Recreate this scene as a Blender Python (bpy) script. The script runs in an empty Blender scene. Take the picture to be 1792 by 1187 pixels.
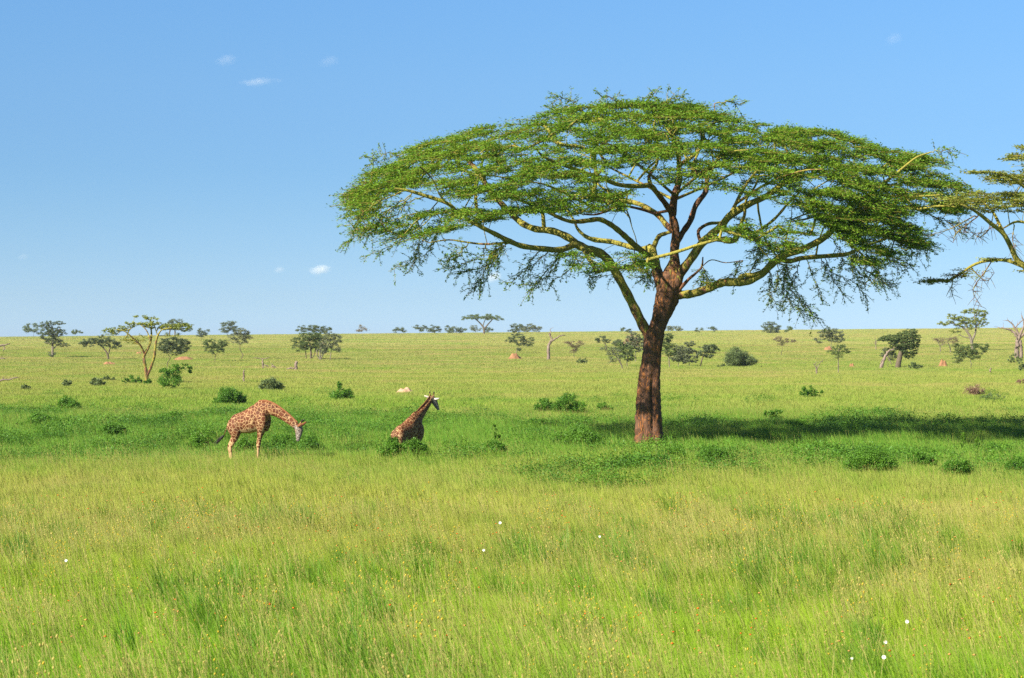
import bpy, math, random
import numpy as np
from mathutils import Vector

# ------------------------------------------------------------------ camera, sky, sun, exposure
sc = bpy.context.scene
F, CAMH, HY, CX = 3733.0, 5.4, 590.0, 896.0      # focal length in photo pixels, eye height, eye level row, middle column
cam_data = bpy.data.cameras.new("camera")
cam = bpy.data.objects.new("camera", cam_data)
sc.collection.objects.link(cam)
cam.location = (0, 0, CAMH)
cam.rotation_euler = (math.radians(90), 0, 0)
cam_data.sensor_width = 36.0
cam_data.lens = F / 1792 * 36.0
cam_data.shift_y = -(593.5 - HY) / 1792
cam_data.clip_start = 0.5
cam_data.clip_end = 40000
cam_data.dof.use_dof = True
cam_data.dof.focus_distance = 100.0
cam_data.dof.aperture_fstop = 3.2
sc.camera = cam

SUN_EL, SUN_AZ = math.radians(36), math.atan2(-0.79, -0.61)   # azimuth measured from +Y towards +X
sun_dir = Vector((math.sin(SUN_AZ) * math.cos(SUN_EL), math.cos(SUN_AZ) * math.cos(SUN_EL), math.sin(SUN_EL)))
sun_data = bpy.data.lights.new("sun", 'SUN')
sun_data.energy = 5.0
sun_data.angle = math.radians(0.53)
sun_data.color = (1.0, 0.93, 0.80)
sun = bpy.data.objects.new("sun", sun_data)
sc.collection.objects.link(sun)
sun.rotation_euler = (-sun_dir).to_track_quat('-Z', 'Y').to_euler()
sun.location = (-60, -40, 60)

world = bpy.data.worlds.new("World")
sc.world = world
world.use_nodes = True
wt = world.node_tree
wt.nodes.clear()
w_out = wt.nodes.new('ShaderNodeOutputWorld')
w_bg = wt.nodes.new('ShaderNodeBackground')
w_sky = wt.nodes.new('ShaderNodeTexSky')
w_sky.sky_type = 'NISHITA'
w_sky.sun_disc = False
w_sky.sun_elevation = SUN_EL
w_sky.sun_rotation = SUN_AZ % (2 * math.pi)
w_sky.altitude = 1500
w_sky.air_density = 1.0
w_sky.dust_density = 0.6
w_sky.ozone_density = 1.6
w_map = wt.nodes.new('ShaderNodeTexCoord')
w_sep = wt.nodes.new('ShaderNodeSeparateXYZ')
w_ramp = wt.nodes.new('ShaderNodeValToRGB')
w_mul = wt.nodes.new('ShaderNodeMix'); w_mul.data_type = 'RGBA'; w_mul.blend_type = 'MULTIPLY'; w_mul.inputs[0].default_value = 1.0
wt.links.new(w_map.outputs['Generated'], w_sep.inputs[0])
wt.links.new(w_sep.outputs['Z'], w_ramp.inputs[0])
cr = w_ramp.color_ramp
SKY_TINT = [(0.0, (.465, .655, 1.13)), (0.0054, (.459, .644, 1.10)), (0.0187, (.431, .593, .966)), (0.0375, (.417, .575, .884)), (0.0575, (.410, .572, .834)), (0.0775, (.406, .58, .824)),
            (0.0973, (.433, .611, .842)), (0.1171, (.468, .656, .876)), (0.1367, (.484, .694, .915)), (0.1561, (.502, .73, .96)), (0.5, (.70, .85, 1.0))]
cr.elements[0].position = SKY_TINT[0][0]; cr.elements[0].color = (*SKY_TINT[0][1], 1)
cr.elements[1].position = SKY_TINT[-1][0]; cr.elements[1].color = (*SKY_TINT[-1][1], 1)
for _p, _c in SKY_TINT[1:-1]:
    _c = (_c[0] * 0.985, _c[1] * 1.02, _c[2])
    _e = cr.elements.new(_p); _e.color = (*_c, 1)
wt.links.new(w_sky.outputs[0], w_mul.inputs[6])
wt.links.new(w_ramp.outputs[0], w_mul.inputs[7])
wt.links.new(w_mul.outputs[2], w_bg.inputs[0])
w_bg.inputs[1].default_value = 0.0590
wt.links.new(w_bg.outputs[0], w_out.inputs[0])

sc.view_settings.view_transform = 'Standard'
sc.view_settings.look = 'None'
sc.view_settings.exposure = 1.36
sc.view_settings.gamma = 1.0
sc.render.engine = 'CYCLES'
sc.cycles.use_denoising = False
sc.cycles.use_adaptive_sampling = False
sc.cycles.denoiser = 'OPENIMAGEDENOISE'
sc.cycles.denoising_input_passes = 'RGB_ALBEDO_NORMAL'
sc.cycles.denoising_prefilter = 'ACCURATE'
sc.cycles.max_bounces = 5
sc.cycles.diffuse_bounces = 3
sc.cycles.transmission_bounces = 4
sc.cycles.transparent_max_bounces = 6
sc.cycles.volume_bounces = 1

RNG = np.random.default_rng(7)

# ------------------------------------------------------------------ generic helpers
def link(o, parent=None):
    sc.collection.objects.link(o)
    if parent: o.parent = parent
    return o

def tag(o, label=None, cat=None, group=None, kind=None):
    if label: o['label'] = label
    if cat: o['category'] = cat
    if group: o['group'] = group
    if kind: o['kind'] = kind
    return o

def empty(name, loc):
    o = bpy.data.objects.new(name, None)
    o.empty_display_size = 0.2
    o.location = loc
    return link(o)

def mesh_np(name, V, Q, mats, smooth=False, matidx=None, attrs=None):
    """V (n,3); Q (m,k) faces all of k corners, or a list of such arrays"""
    me = bpy.data.meshes.new(name)
    V = np.asarray(V, np.float32)
    Qs = Q if isinstance(Q, list) else [Q]
    Qs = [np.asarray(q, np.int32) for q in Qs if len(q)]
    me.vertices.add(len(V)); me.vertices.foreach_set('co', V.ravel())
    nl = sum(q.size for q in Qs); nf = sum(len(q) for q in Qs)
    me.loops.add(nl); me.polygons.add(nf)
    me.loops.foreach_set('vertex_index', np.concatenate([q.ravel() for q in Qs]))
    tot = np.concatenate([np.full(len(q), q.shape[1], np.int32) for q in Qs])
    start = np.concatenate([[0], np.cumsum(tot)[:-1]]).astype(np.int32)
    me.polygons.foreach_set('loop_start', start)
    me.polygons.foreach_set('loop_total', tot)
    if smooth: me.polygons.foreach_set('use_smooth', np.ones(nf, bool))
    if matidx is not None: me.polygons.foreach_set('material_index', np.asarray(matidx, np.int32))
    for m in (mats if isinstance(mats, (list, tuple)) else [mats]): me.materials.append(m)
    if attrs:
        for k, a in attrs.items():
            at = me.attributes.new(k, 'FLOAT', 'POINT'); at.data.foreach_set('value', np.asarray(a, np.float32))
    me.update(calc_edges=True)
    return me

def obj_np(name, V, Q, mats, parent=None, **kw):
    """vertices in world space; the parent is an Empty at its location"""
    V = np.asarray(V, float)
    off = np.array(parent.location) if parent is not None else np.zeros(3)
    if parent is not None and parent.parent is not None: off = off + np.array(parent.parent.location)
    return link(bpy.data.objects.new(name, mesh_np(name, V - off, Q, mats, **kw)), parent)

# smooth value noise made of sines, for the ground
def undul(x, y):
    return (0.10 * np.sin(x * 0.11 + 1.3) * np.sin(y * 0.085 + 0.4) + 0.06 * np.sin(x * 0.23 + y * 0.19 + 2.0)
            + 0.05 * np.sin(x * 0.37 - y * 0.29) + 0.03 * np.sin(x * 0.9 + 1.0) * np.sin(y * 0.8))

G2 = (-4.72, 101.5)          # where the second giraffe stands, in a hollow
def ground(x, y):
    x = np.asarray(x, float); y = np.asarray(y, float)
    z = undul(x, y) * np.clip(1 - (y - 300) / 500, 0.15, 1)
    up = np.clip((y - 450) / 800, 0, 1)
    rise = 8.05 * up * (1 + 0.0011 * x) + 0.35 * np.sin(x * 0.012 + 0.5) * up * np.sin(y * 0.01)
    z = z + rise
    z = z - np.clip((y - 1290), 0, None) * 0.02          # falls away behind the crest
    z = z - 0.68 * np.exp(-(((x - G2[0]) / 3.2) ** 2 + ((y - G2[1]) / 3.0) ** 2) ** 1.5)
    z = z - 0.30 * np.exp(-((y - 101 - 0.06 * x) / 6.0) ** 2)      # shallow drainage line
    return z

def ray_ground(px, py, h=0.0):
    """point where the sight line through a photo pixel is h above the ground"""
    sx, sz = (px - CX) / F, -(py - HY) / F
    ys = np.concatenate([np.arange(22, 600, 0.5), np.arange(600, 1290, 1.0)])
    zz = CAMH + sz * ys - ground(sx * ys, ys) - h
    k = np.argmax(zz < 0)
    if zz[k] >= 0:
        y = 1255.0
    else:
        lo, hi = ys[max(k - 1, 0)], ys[k]
        for _ in range(20):
            m = 0.5 * (lo + hi)
            if CAMH + sz * m - ground(sx * m, m) - h < 0: hi = m
            else: lo = m
        y = hi
    x = sx * y
    return np.array([x, y, float(ground(x, y))])

def at(px, py, Y):
    return np.array([(px - CX) / F * Y, Y, CAMH - (py - HY) / F * Y])

# ------------------------------------------------------------------ materials
def new_mat(name):
    m = bpy.data.materials.new(name); m.use_nodes = True
    nt = m.node_tree; nt.nodes.clear()
    out = nt.nodes.new('ShaderNodeOutputMaterial')
    return m, nt, out
def N(nt, t, **kw):
    n = nt.nodes.new(t)
    for k, v in kw.items(): setattr(n, k, v)
    return n
def noise(nt, vec, scale, detail=2, rough=0.5, dist=0.0):
    n = N(nt, 'ShaderNodeTexNoise'); n.inputs['Scale'].default_value = scale; n.inputs['Detail'].default_value = detail
    n.inputs['Roughness'].default_value = rough; n.inputs['Distortion'].default_value = dist
    if vec is not None: nt.links.new(vec, n.inputs['Vector'])
    return n.outputs[0]
def ramp(nt, fac, stops, interp='LINEAR'):
    r = N(nt, 'ShaderNodeValToRGB'); e = r.color_ramp; e.interpolation = interp
    e.elements[0].position = stops[0][0]; e.elements[0].color = (*stops[0][1], 1)
    e.elements[1].position = stops[-1][0]; e.elements[1].color = (*stops[-1][1], 1)
    for p, c in stops[1:-1]:
        k = e.elements.new(p); k.color = (*c, 1)
    nt.links.new(fac, r.inputs[0])
    return r.outputs[0]
def mixc(nt, fac, a, b, blend='MIX'):
    m = N(nt, 'ShaderNodeMix'); m.data_type = 'RGBA'; m.blend_type = blend
    for s, v in ((m.inputs[0], fac), (m.inputs[6], a), (m.inputs[7], b)):
        if hasattr(v, 'links') or hasattr(v, 'is_linked'): nt.links.new(v, s)
        elif isinstance(v, (int, float)): s.default_value = v
        else: s.default_value = (*v, 1)
    return m.outputs[2]
def mapr(nt, v, a, b, c=0.0, d=1.0):
    m = N(nt, 'ShaderNodeMapRange'); nt.links.new(v, m.inputs[0])
    for i, x in enumerate((a, b, c, d)): m.inputs[i + 1].default_value = x
    return m.outputs[0]
def math_(nt, op, a, b=None):
    m = N(nt, 'ShaderNodeMath', operation=op)
    for i, v in enumerate((a, b)):
        if v is None: continue
        if isinstance(v, (int, float)): m.inputs[i].default_value = v
        else: nt.links.new(v, m.inputs[i])
    return m.outputs[0]
def scaled(nt, vec, s):
    m = N(nt, 'ShaderNodeVectorMath', operation='MULTIPLY'); nt.links.new(vec, m.inputs[0]); m.inputs[1].default_value = s
    return m.outputs[0]

def leafy(nt, out, col, trans=0.35, rough=0.6, tcol=None, spec=0.25, lift=0.0):
    p = N(nt, 'ShaderNodeBsdfPrincipled'); nt.links.new(col, p.inputs['Base Color'])
    p.inputs['Roughness'].default_value = rough; p.inputs['Specular IOR Level'].default_value = spec
    t = N(nt, 'ShaderNodeBsdfTranslucent')
    tc = mixc(nt, 1.0, col, tcol or (1.25, 1.15, 0.5), 'MULTIPLY'); nt.links.new(tc, t.inputs[0])
    if lift:      # shading normal bent upwards to brighten upright blades and even out their lighting
        g = N(nt, 'ShaderNodeNewGeometry'); a = N(nt, 'ShaderNodeVectorMath', operation='SCALE'); nt.links.new(g.outputs['Normal'], a.inputs[0]); a.inputs['Scale'].default_value = 1 - lift
        b = N(nt, 'ShaderNodeVectorMath', operation='ADD'); nt.links.new(a.outputs[0], b.inputs[0]); b.inputs[1].default_value = (0, 0, lift)
        c = N(nt, 'ShaderNodeVectorMath', operation='NORMALIZE'); nt.links.new(b.outputs[0], c.inputs[0]); nt.links.new(c.outputs[0], p.inputs['Normal'])
    m = N(nt, 'ShaderNodeMixShader'); m.inputs[0].default_value = trans
    nt.links.new(p.outputs[0], m.inputs[1]); nt.links.new(t.outputs[0], m.inputs[2])
    nt.links.new(m.outputs[0], out.inputs[0])

def field_colour(nt, ground_layer=False):
    """colour of the grassland by place: green wet belts, olive and straw stretches"""
    g = N(nt, 'ShaderNodeNewGeometry'); pos = g.outputs['Position']
    sep = N(nt, 'ShaderNodeSeparateXYZ'); nt.links.new(pos, sep.inputs[0])
    n1 = noise(nt, scaled(nt, pos, (1, 0.45, 0)), 0.055, 4, 0.6)
    ydist = math_(nt, 'ADD', sep.outputs['Y'], math_(nt, 'MULTIPLY', math_(nt, 'SUBTRACT', n1, 0.5), math_(nt, 'MULTIPLY', sep.outputs['Y'], 0.55)))
    cl = N(nt, 'ShaderNodeClamp'); nt.links.new(sep.outputs['X'], cl.inputs[0]); cl.inputs[1].default_value = -26; cl.inputs[2].default_value = 26
    ydist = math_(nt, 'ADD', ydist, math_(nt, 'MULTIPLY', cl.outputs[0], 0.38))
    lg = math_(nt, 'LOGARITHM', math_(nt, 'MAXIMUM', ydist, 20.0), 10.0)
    lgm = mapr(nt, lg, math.log10(28), math.log10(1300))
    def L(y): return (math.log10(y) - math.log10(28)) / (math.log10(1300) - math.log10(28))
    base = ramp(nt, lgm, [(L(30), GR['fore']), (L(44), GR['fore2']), (L(53), GR['olive']), (L(70), GR['olive']),
                          (L(97), GR['belt']), (L(124), GR['belt']), (L(165), GR['mid']), (L(225), GR['yel']), (L(290), GR['yel']),
                          (L(360), GR['mid2']), (L(520), GR['mid2']), (L(700), GR['far']), (L(1250), GR['far'])])
    n2 = noise(nt, scaled(nt, pos, (1, 0.6, 0)), 0.35, 4, 0.62)
    c = mixc(nt, mapr(nt, n2, 0.50, 0.72, 0, 0.65), base, GR['deep'])
    n3 = noise(nt, scaled(nt, pos, (0.6, 0.30, 0)), 0.16, 5, 0.65)
    c = mixc(nt, mapr(nt, n3, 0.53, 0.74, 0, 0.75), c, GR['straw'])
    far_ = mapr(nt, sep.outputs['Y'], 130, 300)
    n5 = noise(nt, scaled(nt, pos, (0.35, 1.0, 0)), 0.035, 4, 0.6)
    c = mixc(nt, math_(nt, 'MULTIPLY', far_, mapr(nt, n5, 0.50, 0.62, 0, 0.85)), c, GR['mid'])
    n6 = noise(nt, scaled(nt, pos, (0.4, 0.9, 0)), 0.055, 4, 0.6, 0.5)
    c = mixc(nt, math_(nt, 'MULTIPLY', far_, mapr(nt, n6, 0.50, 0.62, 0, 0.8)), c, (0.42, 0.31, 0.13))
    n4 = noise(nt, scaled(nt, pos, (0.25, 0.10, 0)), 0.09, 3, 0.6)
    c = mixc(nt, mapr(nt, n4, 0.55, 0.72, 0, 0.5), c, GR['belt'])
    return c, pos

GR = dict(fore=(0.185, 0.370, 0.010), fore2=(0.255, 0.380, 0.016), olive=(0.310, 0.335, 0.050), belt=(0.115, 0.245, 0.026),
          mid=(0.190, 0.280, 0.036), yel=(0.305, 0.315, 0.074), mid2=(0.275, 0.285, 0.076), far=(0.350, 0.315, 0.105),
          deep=(0.090, 0.225, 0.010), straw=(0.38, 0.35, 0.095))

def mat_grass(name, straw_bias=0.0):
    m, nt, out = new_mat(name)
    c, pos = field_colour(nt)
    oi = N(nt, 'ShaderNodeObjectInfo')
    gi = N(nt, 'ShaderNodeNewGeometry')
    r1 = oi.outputs['Random']; r2 = gi.outputs['Random Per Island']
    c = mixc(nt, mapr(nt, r1, 0.0, 1.0, 0.0, 0.40), c, GR['deep'])
    c = mixc(nt, mapr(nt, r2, 0.78 - straw_bias, 1.0, 0.0, 0.70), c, GR['straw'])
    c = mixc(nt, mapr(nt, r2, 0.30, 0.0, 0.0, 0.45), c, (0.10, 0.20, 0.012))
    leafy(nt, out, c, 0.28, 0.6, (1.3, 1.25, 0.45), 0.15, 0.55)
    return m
def mat_flat(name, col, rough=0.7, trans=0.0, var=0.25, nscale=30.0, island=False):
    m, nt, out = new_mat(name)
    tc = N(nt, 'ShaderNodeTexCoord')
    n = noise(nt, tc.outputs['Object'], nscale, 3)
    c = mixc(nt, mapr(nt, n, 0.3, 0.7), tuple(v * (1 - var) for v in col), tuple(min(v * (1 + var), .95) for v in col))
    if island:
        gi = N(nt, 'ShaderNodeNewGeometry')
        c = mixc(nt, mapr(nt, gi.outputs['Random Per Island'], 0, 1, 0, 0.6), c, tuple(v * 0.6 for v in col))
    if trans: leafy(nt, out, c, trans, rough)
    else:
        p = N(nt, 'ShaderNodeBsdfPrincipled'); nt.links.new(c, p.inputs['Base Color']); p.inputs['Roughness'].default_value = rough
        p.inputs['Specular IOR Level'].default_value = 0.25
        nt.links.new(p.outputs[0], out.inputs[0])
    return m
def mat_leaf(name, a, b, trans=0.35, nscale=0.8):
    """foliage: every leaflet between colours a and b, drifting over the crown"""
    m, nt, out = new_mat(name)
    g = N(nt, 'ShaderNodeNewGeometry')
    n = noise(nt, g.outputs['Position'], nscale, 3, 0.6)
    f = math_(nt, 'ADD', math_(nt, 'MULTIPLY', g.outputs['Random Per Island'], 0.6), mapr(nt, n, 0.3, 0.7, -0.1, 0.5))
    c = mixc(nt, f, a, b)
    leafy(nt, out, c, trans, 0.5)
    return m
def mat_bark(name, young, old, rust, grey, use_age=True, zs=1.0):
    m, nt, out = new_mat(name)
    g = N(nt, 'ShaderNodeNewGeometry'); pos = g.outputs['Position']
    st = scaled(nt, pos, (1, 1, 0.28 * zs))
    a = noise(nt, pos, 1.6, 4, 0.6); b = noise(nt, st, 4.5, 5, 0.65, 0.6); c_ = noise(nt, st, 11, 4, 0.6)
    ycol = mixc(nt, mapr(nt, a, 0.35, 0.65), young, tuple(v * 0.72 for v in young))
    ycol = mixc(nt, mapr(nt, b, 0.56, 0.66), ycol, old)
    dcol = mixc(nt, mapr(nt, b, 0.40, 0.60), old, grey)
    dcol = mixc(nt, mapr(nt, noise(nt, st, 7.0, 5, 0.7, 1.2), 0.54, 0.60), dcol, rust)
    dcol = mixc(nt, mapr(nt, noise(nt, st, 13.0, 4, 0.7, 1.5), 0.62, 0.66), dcol, tuple(min(v * 2.1, .9) for v in rust))
    if use_age:
        at_ = N(nt, 'ShaderNodeAttribute', attribute_name='age')
        f = mapr(nt, math_(nt, 'ADD', at_.outputs['Fac'], mapr(nt, b, 0.3, 0.7, -0.45, 0.45)), 0.42, 0.62)
        col = mixc(nt, f, ycol, dcol)
    else: col = ycol
    p = N(nt, 'ShaderNodeBsdfPrincipled'); nt.links.new(col, p.inputs['Base Color']); p.inputs['Roughness'].default_value = 0.8
    p.inputs['Specular IOR Level'].default_value = 0.25
    bp = N(nt, 'ShaderNodeBump'); bp.inputs['Strength'].default_value = 1.0; bp.inputs['Distance'].default_value = 0.10
    nt.links.new(c_, bp.inputs['Height']); nt.links.new(bp.outputs[0], p.inputs['Normal'])
    nt.links.new(p.outputs[0], out.inputs[0])
    return m

M = {}
M['grass'] = mat_grass('grass')
M['grass_dry'] = mat_grass('grass_dry', 0.35)
M['tussock'] = mat_leaf('tussock', (0.055, 0.170, 0.010), (0.17, 0.31, 0.020), 0.3, 0.6)
M['yellow_petal'] = mat_flat('yellow_petal', (0.62, 0.46, 0.04), .6, .3, .2, 5, True)
M['head'] = mat_flat('seed_head', (0.58, 0.50, 0.16), 0.8, 0.45, 0.3, 8, True)
M['stalk'] = mat_flat('stalk', (0.46, 0.44, 0.13), 0.7, 0.3, 0.2, 8, True)
M['weed'] = mat_leaf('weed', (0.065, 0.165, 0.015), (0.16, 0.29, 0.03), 0.35, 0.5)
M['shrub'] = mat_leaf('shrub', (0.055, 0.155, 0.014), (0.14, 0.29, 0.028), 0.35, 0.6)
M['shrub_dark'] = mat_leaf('shrub_dark', (0.035, 0.105, 0.012), (0.085, 0.20, 0.022), 0.3, 0.6)
M['shrub_grey'] = mat_leaf('shrub_grey', (0.085, 0.130, 0.045), (0.18, 0.23, 0.085), 0.25, 0.6)
M['shrub_brown'] = mat_leaf('shrub_brown', (0.20, 0.12, 0.085), (0.30, 0.20, 0.13), 0.25, 0.6)
M['fever'] = mat_leaf('fever_leaf', (0.085, 0.190, 0.013), (0.200, 0.325, 0.030), 0.40, 0.35)
M['olive'] = mat_leaf('olive_leaf', (0.14, 0.19, 0.030), (0.28, 0.31, 0.055), 0.30, 0.5)
M['dark'] = mat_leaf('dark_leaf', (0.060, 0.090, 0.040), (0.115, 0.150, 0.068), 0.25, 0.1)
M['greyleaf'] = mat_leaf('grey_leaf', (0.105, 0.130, 0.070), (0.175, 0.195, 0.105), 0.25, 0.1)
M['mossy'] = mat_leaf('mossy_leaf', (0.075, 0.120, 0.034), (0.145, 0.195, 0.060), 0.30, 0.1)
M['brownleaf'] = mat_leaf('brown_leaf', (0.13, 0.095, 0.060), (0.21, 0.17, 0.10), 0.20, 0.1)
M['bark'] = mat_bark('fever_bark', (0.29, 0.255, 0.042), (0.062, 0.027, 0.014), (0.27, 0.100, 0.024), (0.125, 0.064, 0.036))
M['bark_far'] = mat_bark('far_bark', (0.13, 0.10, 0.065), (0.07, 0.048, 0.035), (0.3, 0.2, 0.1), (0.2, 0.2, 0.2), False)
M['bark_pale'] = mat_bark('pale_bark', (0.20, 0.17, 0.12), (0.11, 0.08, 0.055), (0.3, 0.2, 0.1), (0.2, 0.2, 0.2), False)
M['deadwood'] = mat_bark('dead_wood', (0.24, 0.18, 0.14), (0.10, 0.055, 0.04), (0.3, 0.2, 0.1), (0.2, 0.2, 0.2), False)
M['termite'] = mat_flat('red_earth', (0.25, 0.125, 0.06), 0.95, 0, 0.3, 2.0)
M['palemound'] = mat_flat('pale_earth', (0.42, 0.25, 0.16), 0.95, 0, 0.2, 2.0)

# ------------------------------------------------------------------ ground
def build_ground():
    ys = np.concatenate([np.linspace(-30, 20, 6), np.geomspace(24, 1320, 420), np.array([1400, 1600, 2000, 3000, 5000, 9000.])])
    us = np.concatenate([-np.geomspace(3.0, 0.33, 14), np.linspace(-0.32, 0.32, 261), np.geomspace(0.33, 3.0, 14)])
    Yg, Ug = np.meshgrid(ys, us, indexing='ij')
    Xg = Ug * np.clip(np.abs(Yg), 60, None)
    Zg = ground(Xg, Yg)
    V = np.stack([Xg, Yg, Zg], -1).reshape(-1, 3)
    ny, nx = Yg.shape
    i = np.arange(ny - 1)[:, None] * nx + np.arange(nx - 1)[None, :]
    Q = np.stack([i, i + 1, i + nx + 1, i + nx], -1).reshape(-1, 4)
    m, nt, out = new_mat('ground_turf')
    c, pos = field_colour(nt, True)
    n = noise(nt, scaled(nt, pos, (1, 0.25, 0)), 1.3, 5, 0.7)
    c = mixc(nt, mapr(nt, n, 0.35, 0.65, 0.55, 0.0), c, (0.07, 0.12, 0.02))
    n = noise(nt, scaled(nt, pos, (0.5, 0.12, 0)), 0.25, 4, 0.6)
    c = mixc(nt, mapr(nt, n, 0.62, 0.75, 0.0, 0.6), c, (0.33, 0.19, 0.09))
    p = N(nt, 'ShaderNodeBsdfPrincipled'); nt.links.new(c, p.inputs['Base Color']); p.inputs['Roughness'].default_value = 0.95
    p.inputs['Specular IOR Level'].default_value = 0.0
    bp = N(nt, 'ShaderNodeBump'); bp.inputs['Strength'].default_value = 1.0; bp.inputs['Distance'].default_value = 0.3
    nt.links.new(noise(nt, pos, 1.5, 5, 0.7), bp.inputs['Height']); nt.links.new(bp.outputs[0], p.inputs['Normal'])
    nt.links.new(p.outputs[0], out.inputs[0])
    g = obj_np('ground', V, Q, m, smooth=True)
    tag(g, 'gently rolling grassland ground rising to the horizon', 'ground', kind='structure')
build_ground()

# ------------------------------------------------------------------ tubes, skeletons and leaves
def catmull(P, n):
    P = np.asarray(P, float)
    if len(P) < 3: return np.array([P[0] + (P[-1] - P[0]) * t for t in np.linspace(0, 1, n + 1)])
    Q = np.vstack([2 * P[0] - P[1], P, 2 * P[-1] - P[-2]])
    out = []
    for i in range(1, len(Q) - 2):
        p0, p1, p2, p3 = Q[i - 1], Q[i], Q[i + 1], Q[i + 2]
        for t in np.linspace(0, 1, n, endpoint=False):
            out.append(0.5 * (2 * p1 + (p2 - p0) * t + (2 * p0 - 5 * p1 + 4 * p2 - p3) * t * t + (3 * p1 - p0 - 3 * p2 + p3) * t ** 3))
    out.append(P[-1])
    return np.array(out)

def tube_arrays(P, R, k, cap=False, R2=None, up=(0, 0, 1)):
    """one tapered tube round the polyline P; R2 = radius along the up-ish axis"""
    P = np.asarray(P, float); R = np.asarray(R, float); R2 = R if R2 is None else np.asarray(R2, float)
    T = np.gradient(P, axis=0); T /= np.linalg.norm(T, axis=1, keepdims=True) + 1e-9
    ref = np.array(up, float)
    A = np.cross(T, ref); la = np.linalg.norm(A, axis=1, keepdims=True)
    A = np.where(la < 0.15, np.cross(T, np.array([0.3, 1, 0.1])), A)
    A /= np.linalg.norm(A, axis=1, keepdims=True) + 1e-9
    for i in range(1, len(A)):
        if A[i] @ A[i - 1] < 0: A[i] = -A[i]
    B = np.cross(A, T)
    th = np.linspace(0, 2 * np.pi, k, endpoint=False)
    V = P[:, None] + A[:, None] * (np.cos(th)[None, :, None] * R[:, None, None]) + B[:, None] * (np.sin(th)[None, :, None] * R2[:, None, None])
    n = len(P)
    i = np.arange(n - 1)[:, None] * k; j = np.arange(k)[None, :]; j2 = (j + 1) % k
    Q = np.stack([i + j, i + k + j, i + k + j2, i + j2], -1).reshape(-1, 4)
    V = V.reshape(-1, 3)
    if cap:
        a, b = len(V), len(V) + 1
        V = np.vstack([V, P[0] - T[0] * R[0] * 0.3, P[-1] + T[-1] * R[-1] * 0.3])
        jj = np.arange(k)
        T1 = np.stack([np.full(k, a), jj, (jj + 1) % k], -1)
        T2 = np.stack([np.full(k, b), (n - 1) * k + (jj + 1) % k, (n - 1) * k + jj], -1)
        return V, Q, np.vstack([T1, T2])
    return V, Q

class Tubes:
    def __init__(s): s.V = []; s.Q = []; s.T = []; s.A = []; s.n = 0
    def add(s, P, R, k=6, age=0.0, cap=False, R2=None, up=(0, 0, 1)):
        r = tube_arrays(P, R, k, cap, R2, up)
        s.V.append(r[0]); s.Q.append(r[1] + s.n)
        if cap: s.T.append(r[2] + s.n)
        ag = np.repeat(np.broadcast_to(age, (len(P),)), k)
        if cap: ag = np.concatenate([ag, [ag[0], ag[-1]]])
        s.A.append(ag); s.n += len(r[0])
    def arrays(s):
        return np.vstack(s.V), [np.vstack(s.Q)] + ([np.vstack(s.T)] if s.T else []), np.concatenate(s.A)
    def build(s, name, mat, parent):
        V, Q, A = s.arrays()
        return obj_np(name, V, Q, mat, parent, smooth=True, attrs={'age': A})

class Skel:
    def __init__(s): s.P = []; s.par = []; s.fix = []; s.age = []; s.chains = []
    def chain(s, parent, pts, r=None, age=0.0):
        idx = []
        prev = parent
        for i, p in enumerate(pts):
            s.P.append(np.asarray(p, float)); s.par.append(-1 if prev is None else prev)
            s.fix.append(None if r is None else float(r[i])); s.age.append(float(age if np.isscalar(age) else age[i]))
            prev = len(s.P) - 1; idx.append(prev)
        s.chains.append(([] if parent is None else [parent]) + idx)
        return idx
    def nearest(s, p):
        A = np.array(s.P); return int(np.argmin(((A - p) ** 2).sum(1)))
    def grow(s, targets, origin, step, rng, sag=0.12, jit=0.12, outward=0.5):
        origin = np.asarray(origin, float)
        T = np.asarray(targets, float)
        order = np.argsort(((T - origin) ** 2).sum(1))
        n0 = len(s.P); cap = n0 + len(T) * 14
        A = np.empty((cap, 3)); A[:n0] = s.P; n = n0
        for k in order:
            t = T[k]
            d = A[:n] - t
            dist = np.sqrt((d ** 2).sum(1))
            # branches run outward: nodes farther out than the target cost more
            rt = np.linalg.norm(t - origin)
            ra = np.sqrt(((A[:n] - origin) ** 2).sum(1))
            cost = dist + outward * np.clip(ra - rt + 0.3 * dist, 0, None)
            j = int(np.argmin(cost)); a = A[j]
            L = dist[j]; m = max(1, int(L / step))
            if n + m >= cap: break
            pts = []
            off = rng.normal(0, jit * L, 3) * np.array([1, 1, 0.5])
            for q in range(1, m + 1):
                u = q / m
                w = 4 * u * (1 - u)
                pts.append(a + (t - a) * u + off * w * 0.5 + np.array([0, 0, sag * L * w]) + rng.normal(0, 0.03 * step, 3))
            pts[-1] = t
            s.chain(j, pts)
            A[n:n + m] = pts; n += m
    def radii(s, tip, power=0.45):
        n = len(s.P); load = np.zeros(n)
        haschild = np.zeros(n, bool)
        for i in range(n - 1, -1, -1):
            if not haschild[i]: load[i] = 1
            p = s.par[i]
            if p >= 0: load[p] += load[i]; haschild[p] = True
        r = tip * load ** power
        for i in range(n):
            if s.fix[i] is not None: r[i] = s.fix[i]
        for i in range(n):
            if s.fix[i] is None and s.par[i] >= 0: r[i] = min(r[i], r[s.par[i]] * 0.98)
        return r
    def tubes(s, r, sel, big=0.06):
        tb = Tubes(); P = np.array(s.P); ag = np.array(s.age)
        for c in sel:
            if len(c) < 2: continue
            R = r[c].copy(); a = ag[c].copy()
            R[0] = min(R[0], R[1] * 1.15)
            if len(c) > 1: a[0] = a[1]
            rm = R.max()
            tb.add(P[c], R, 12 if rm > big * 2 else (7 if rm > big else (4 if rm > big * .35 else 3)), a)
        return tb

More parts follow.
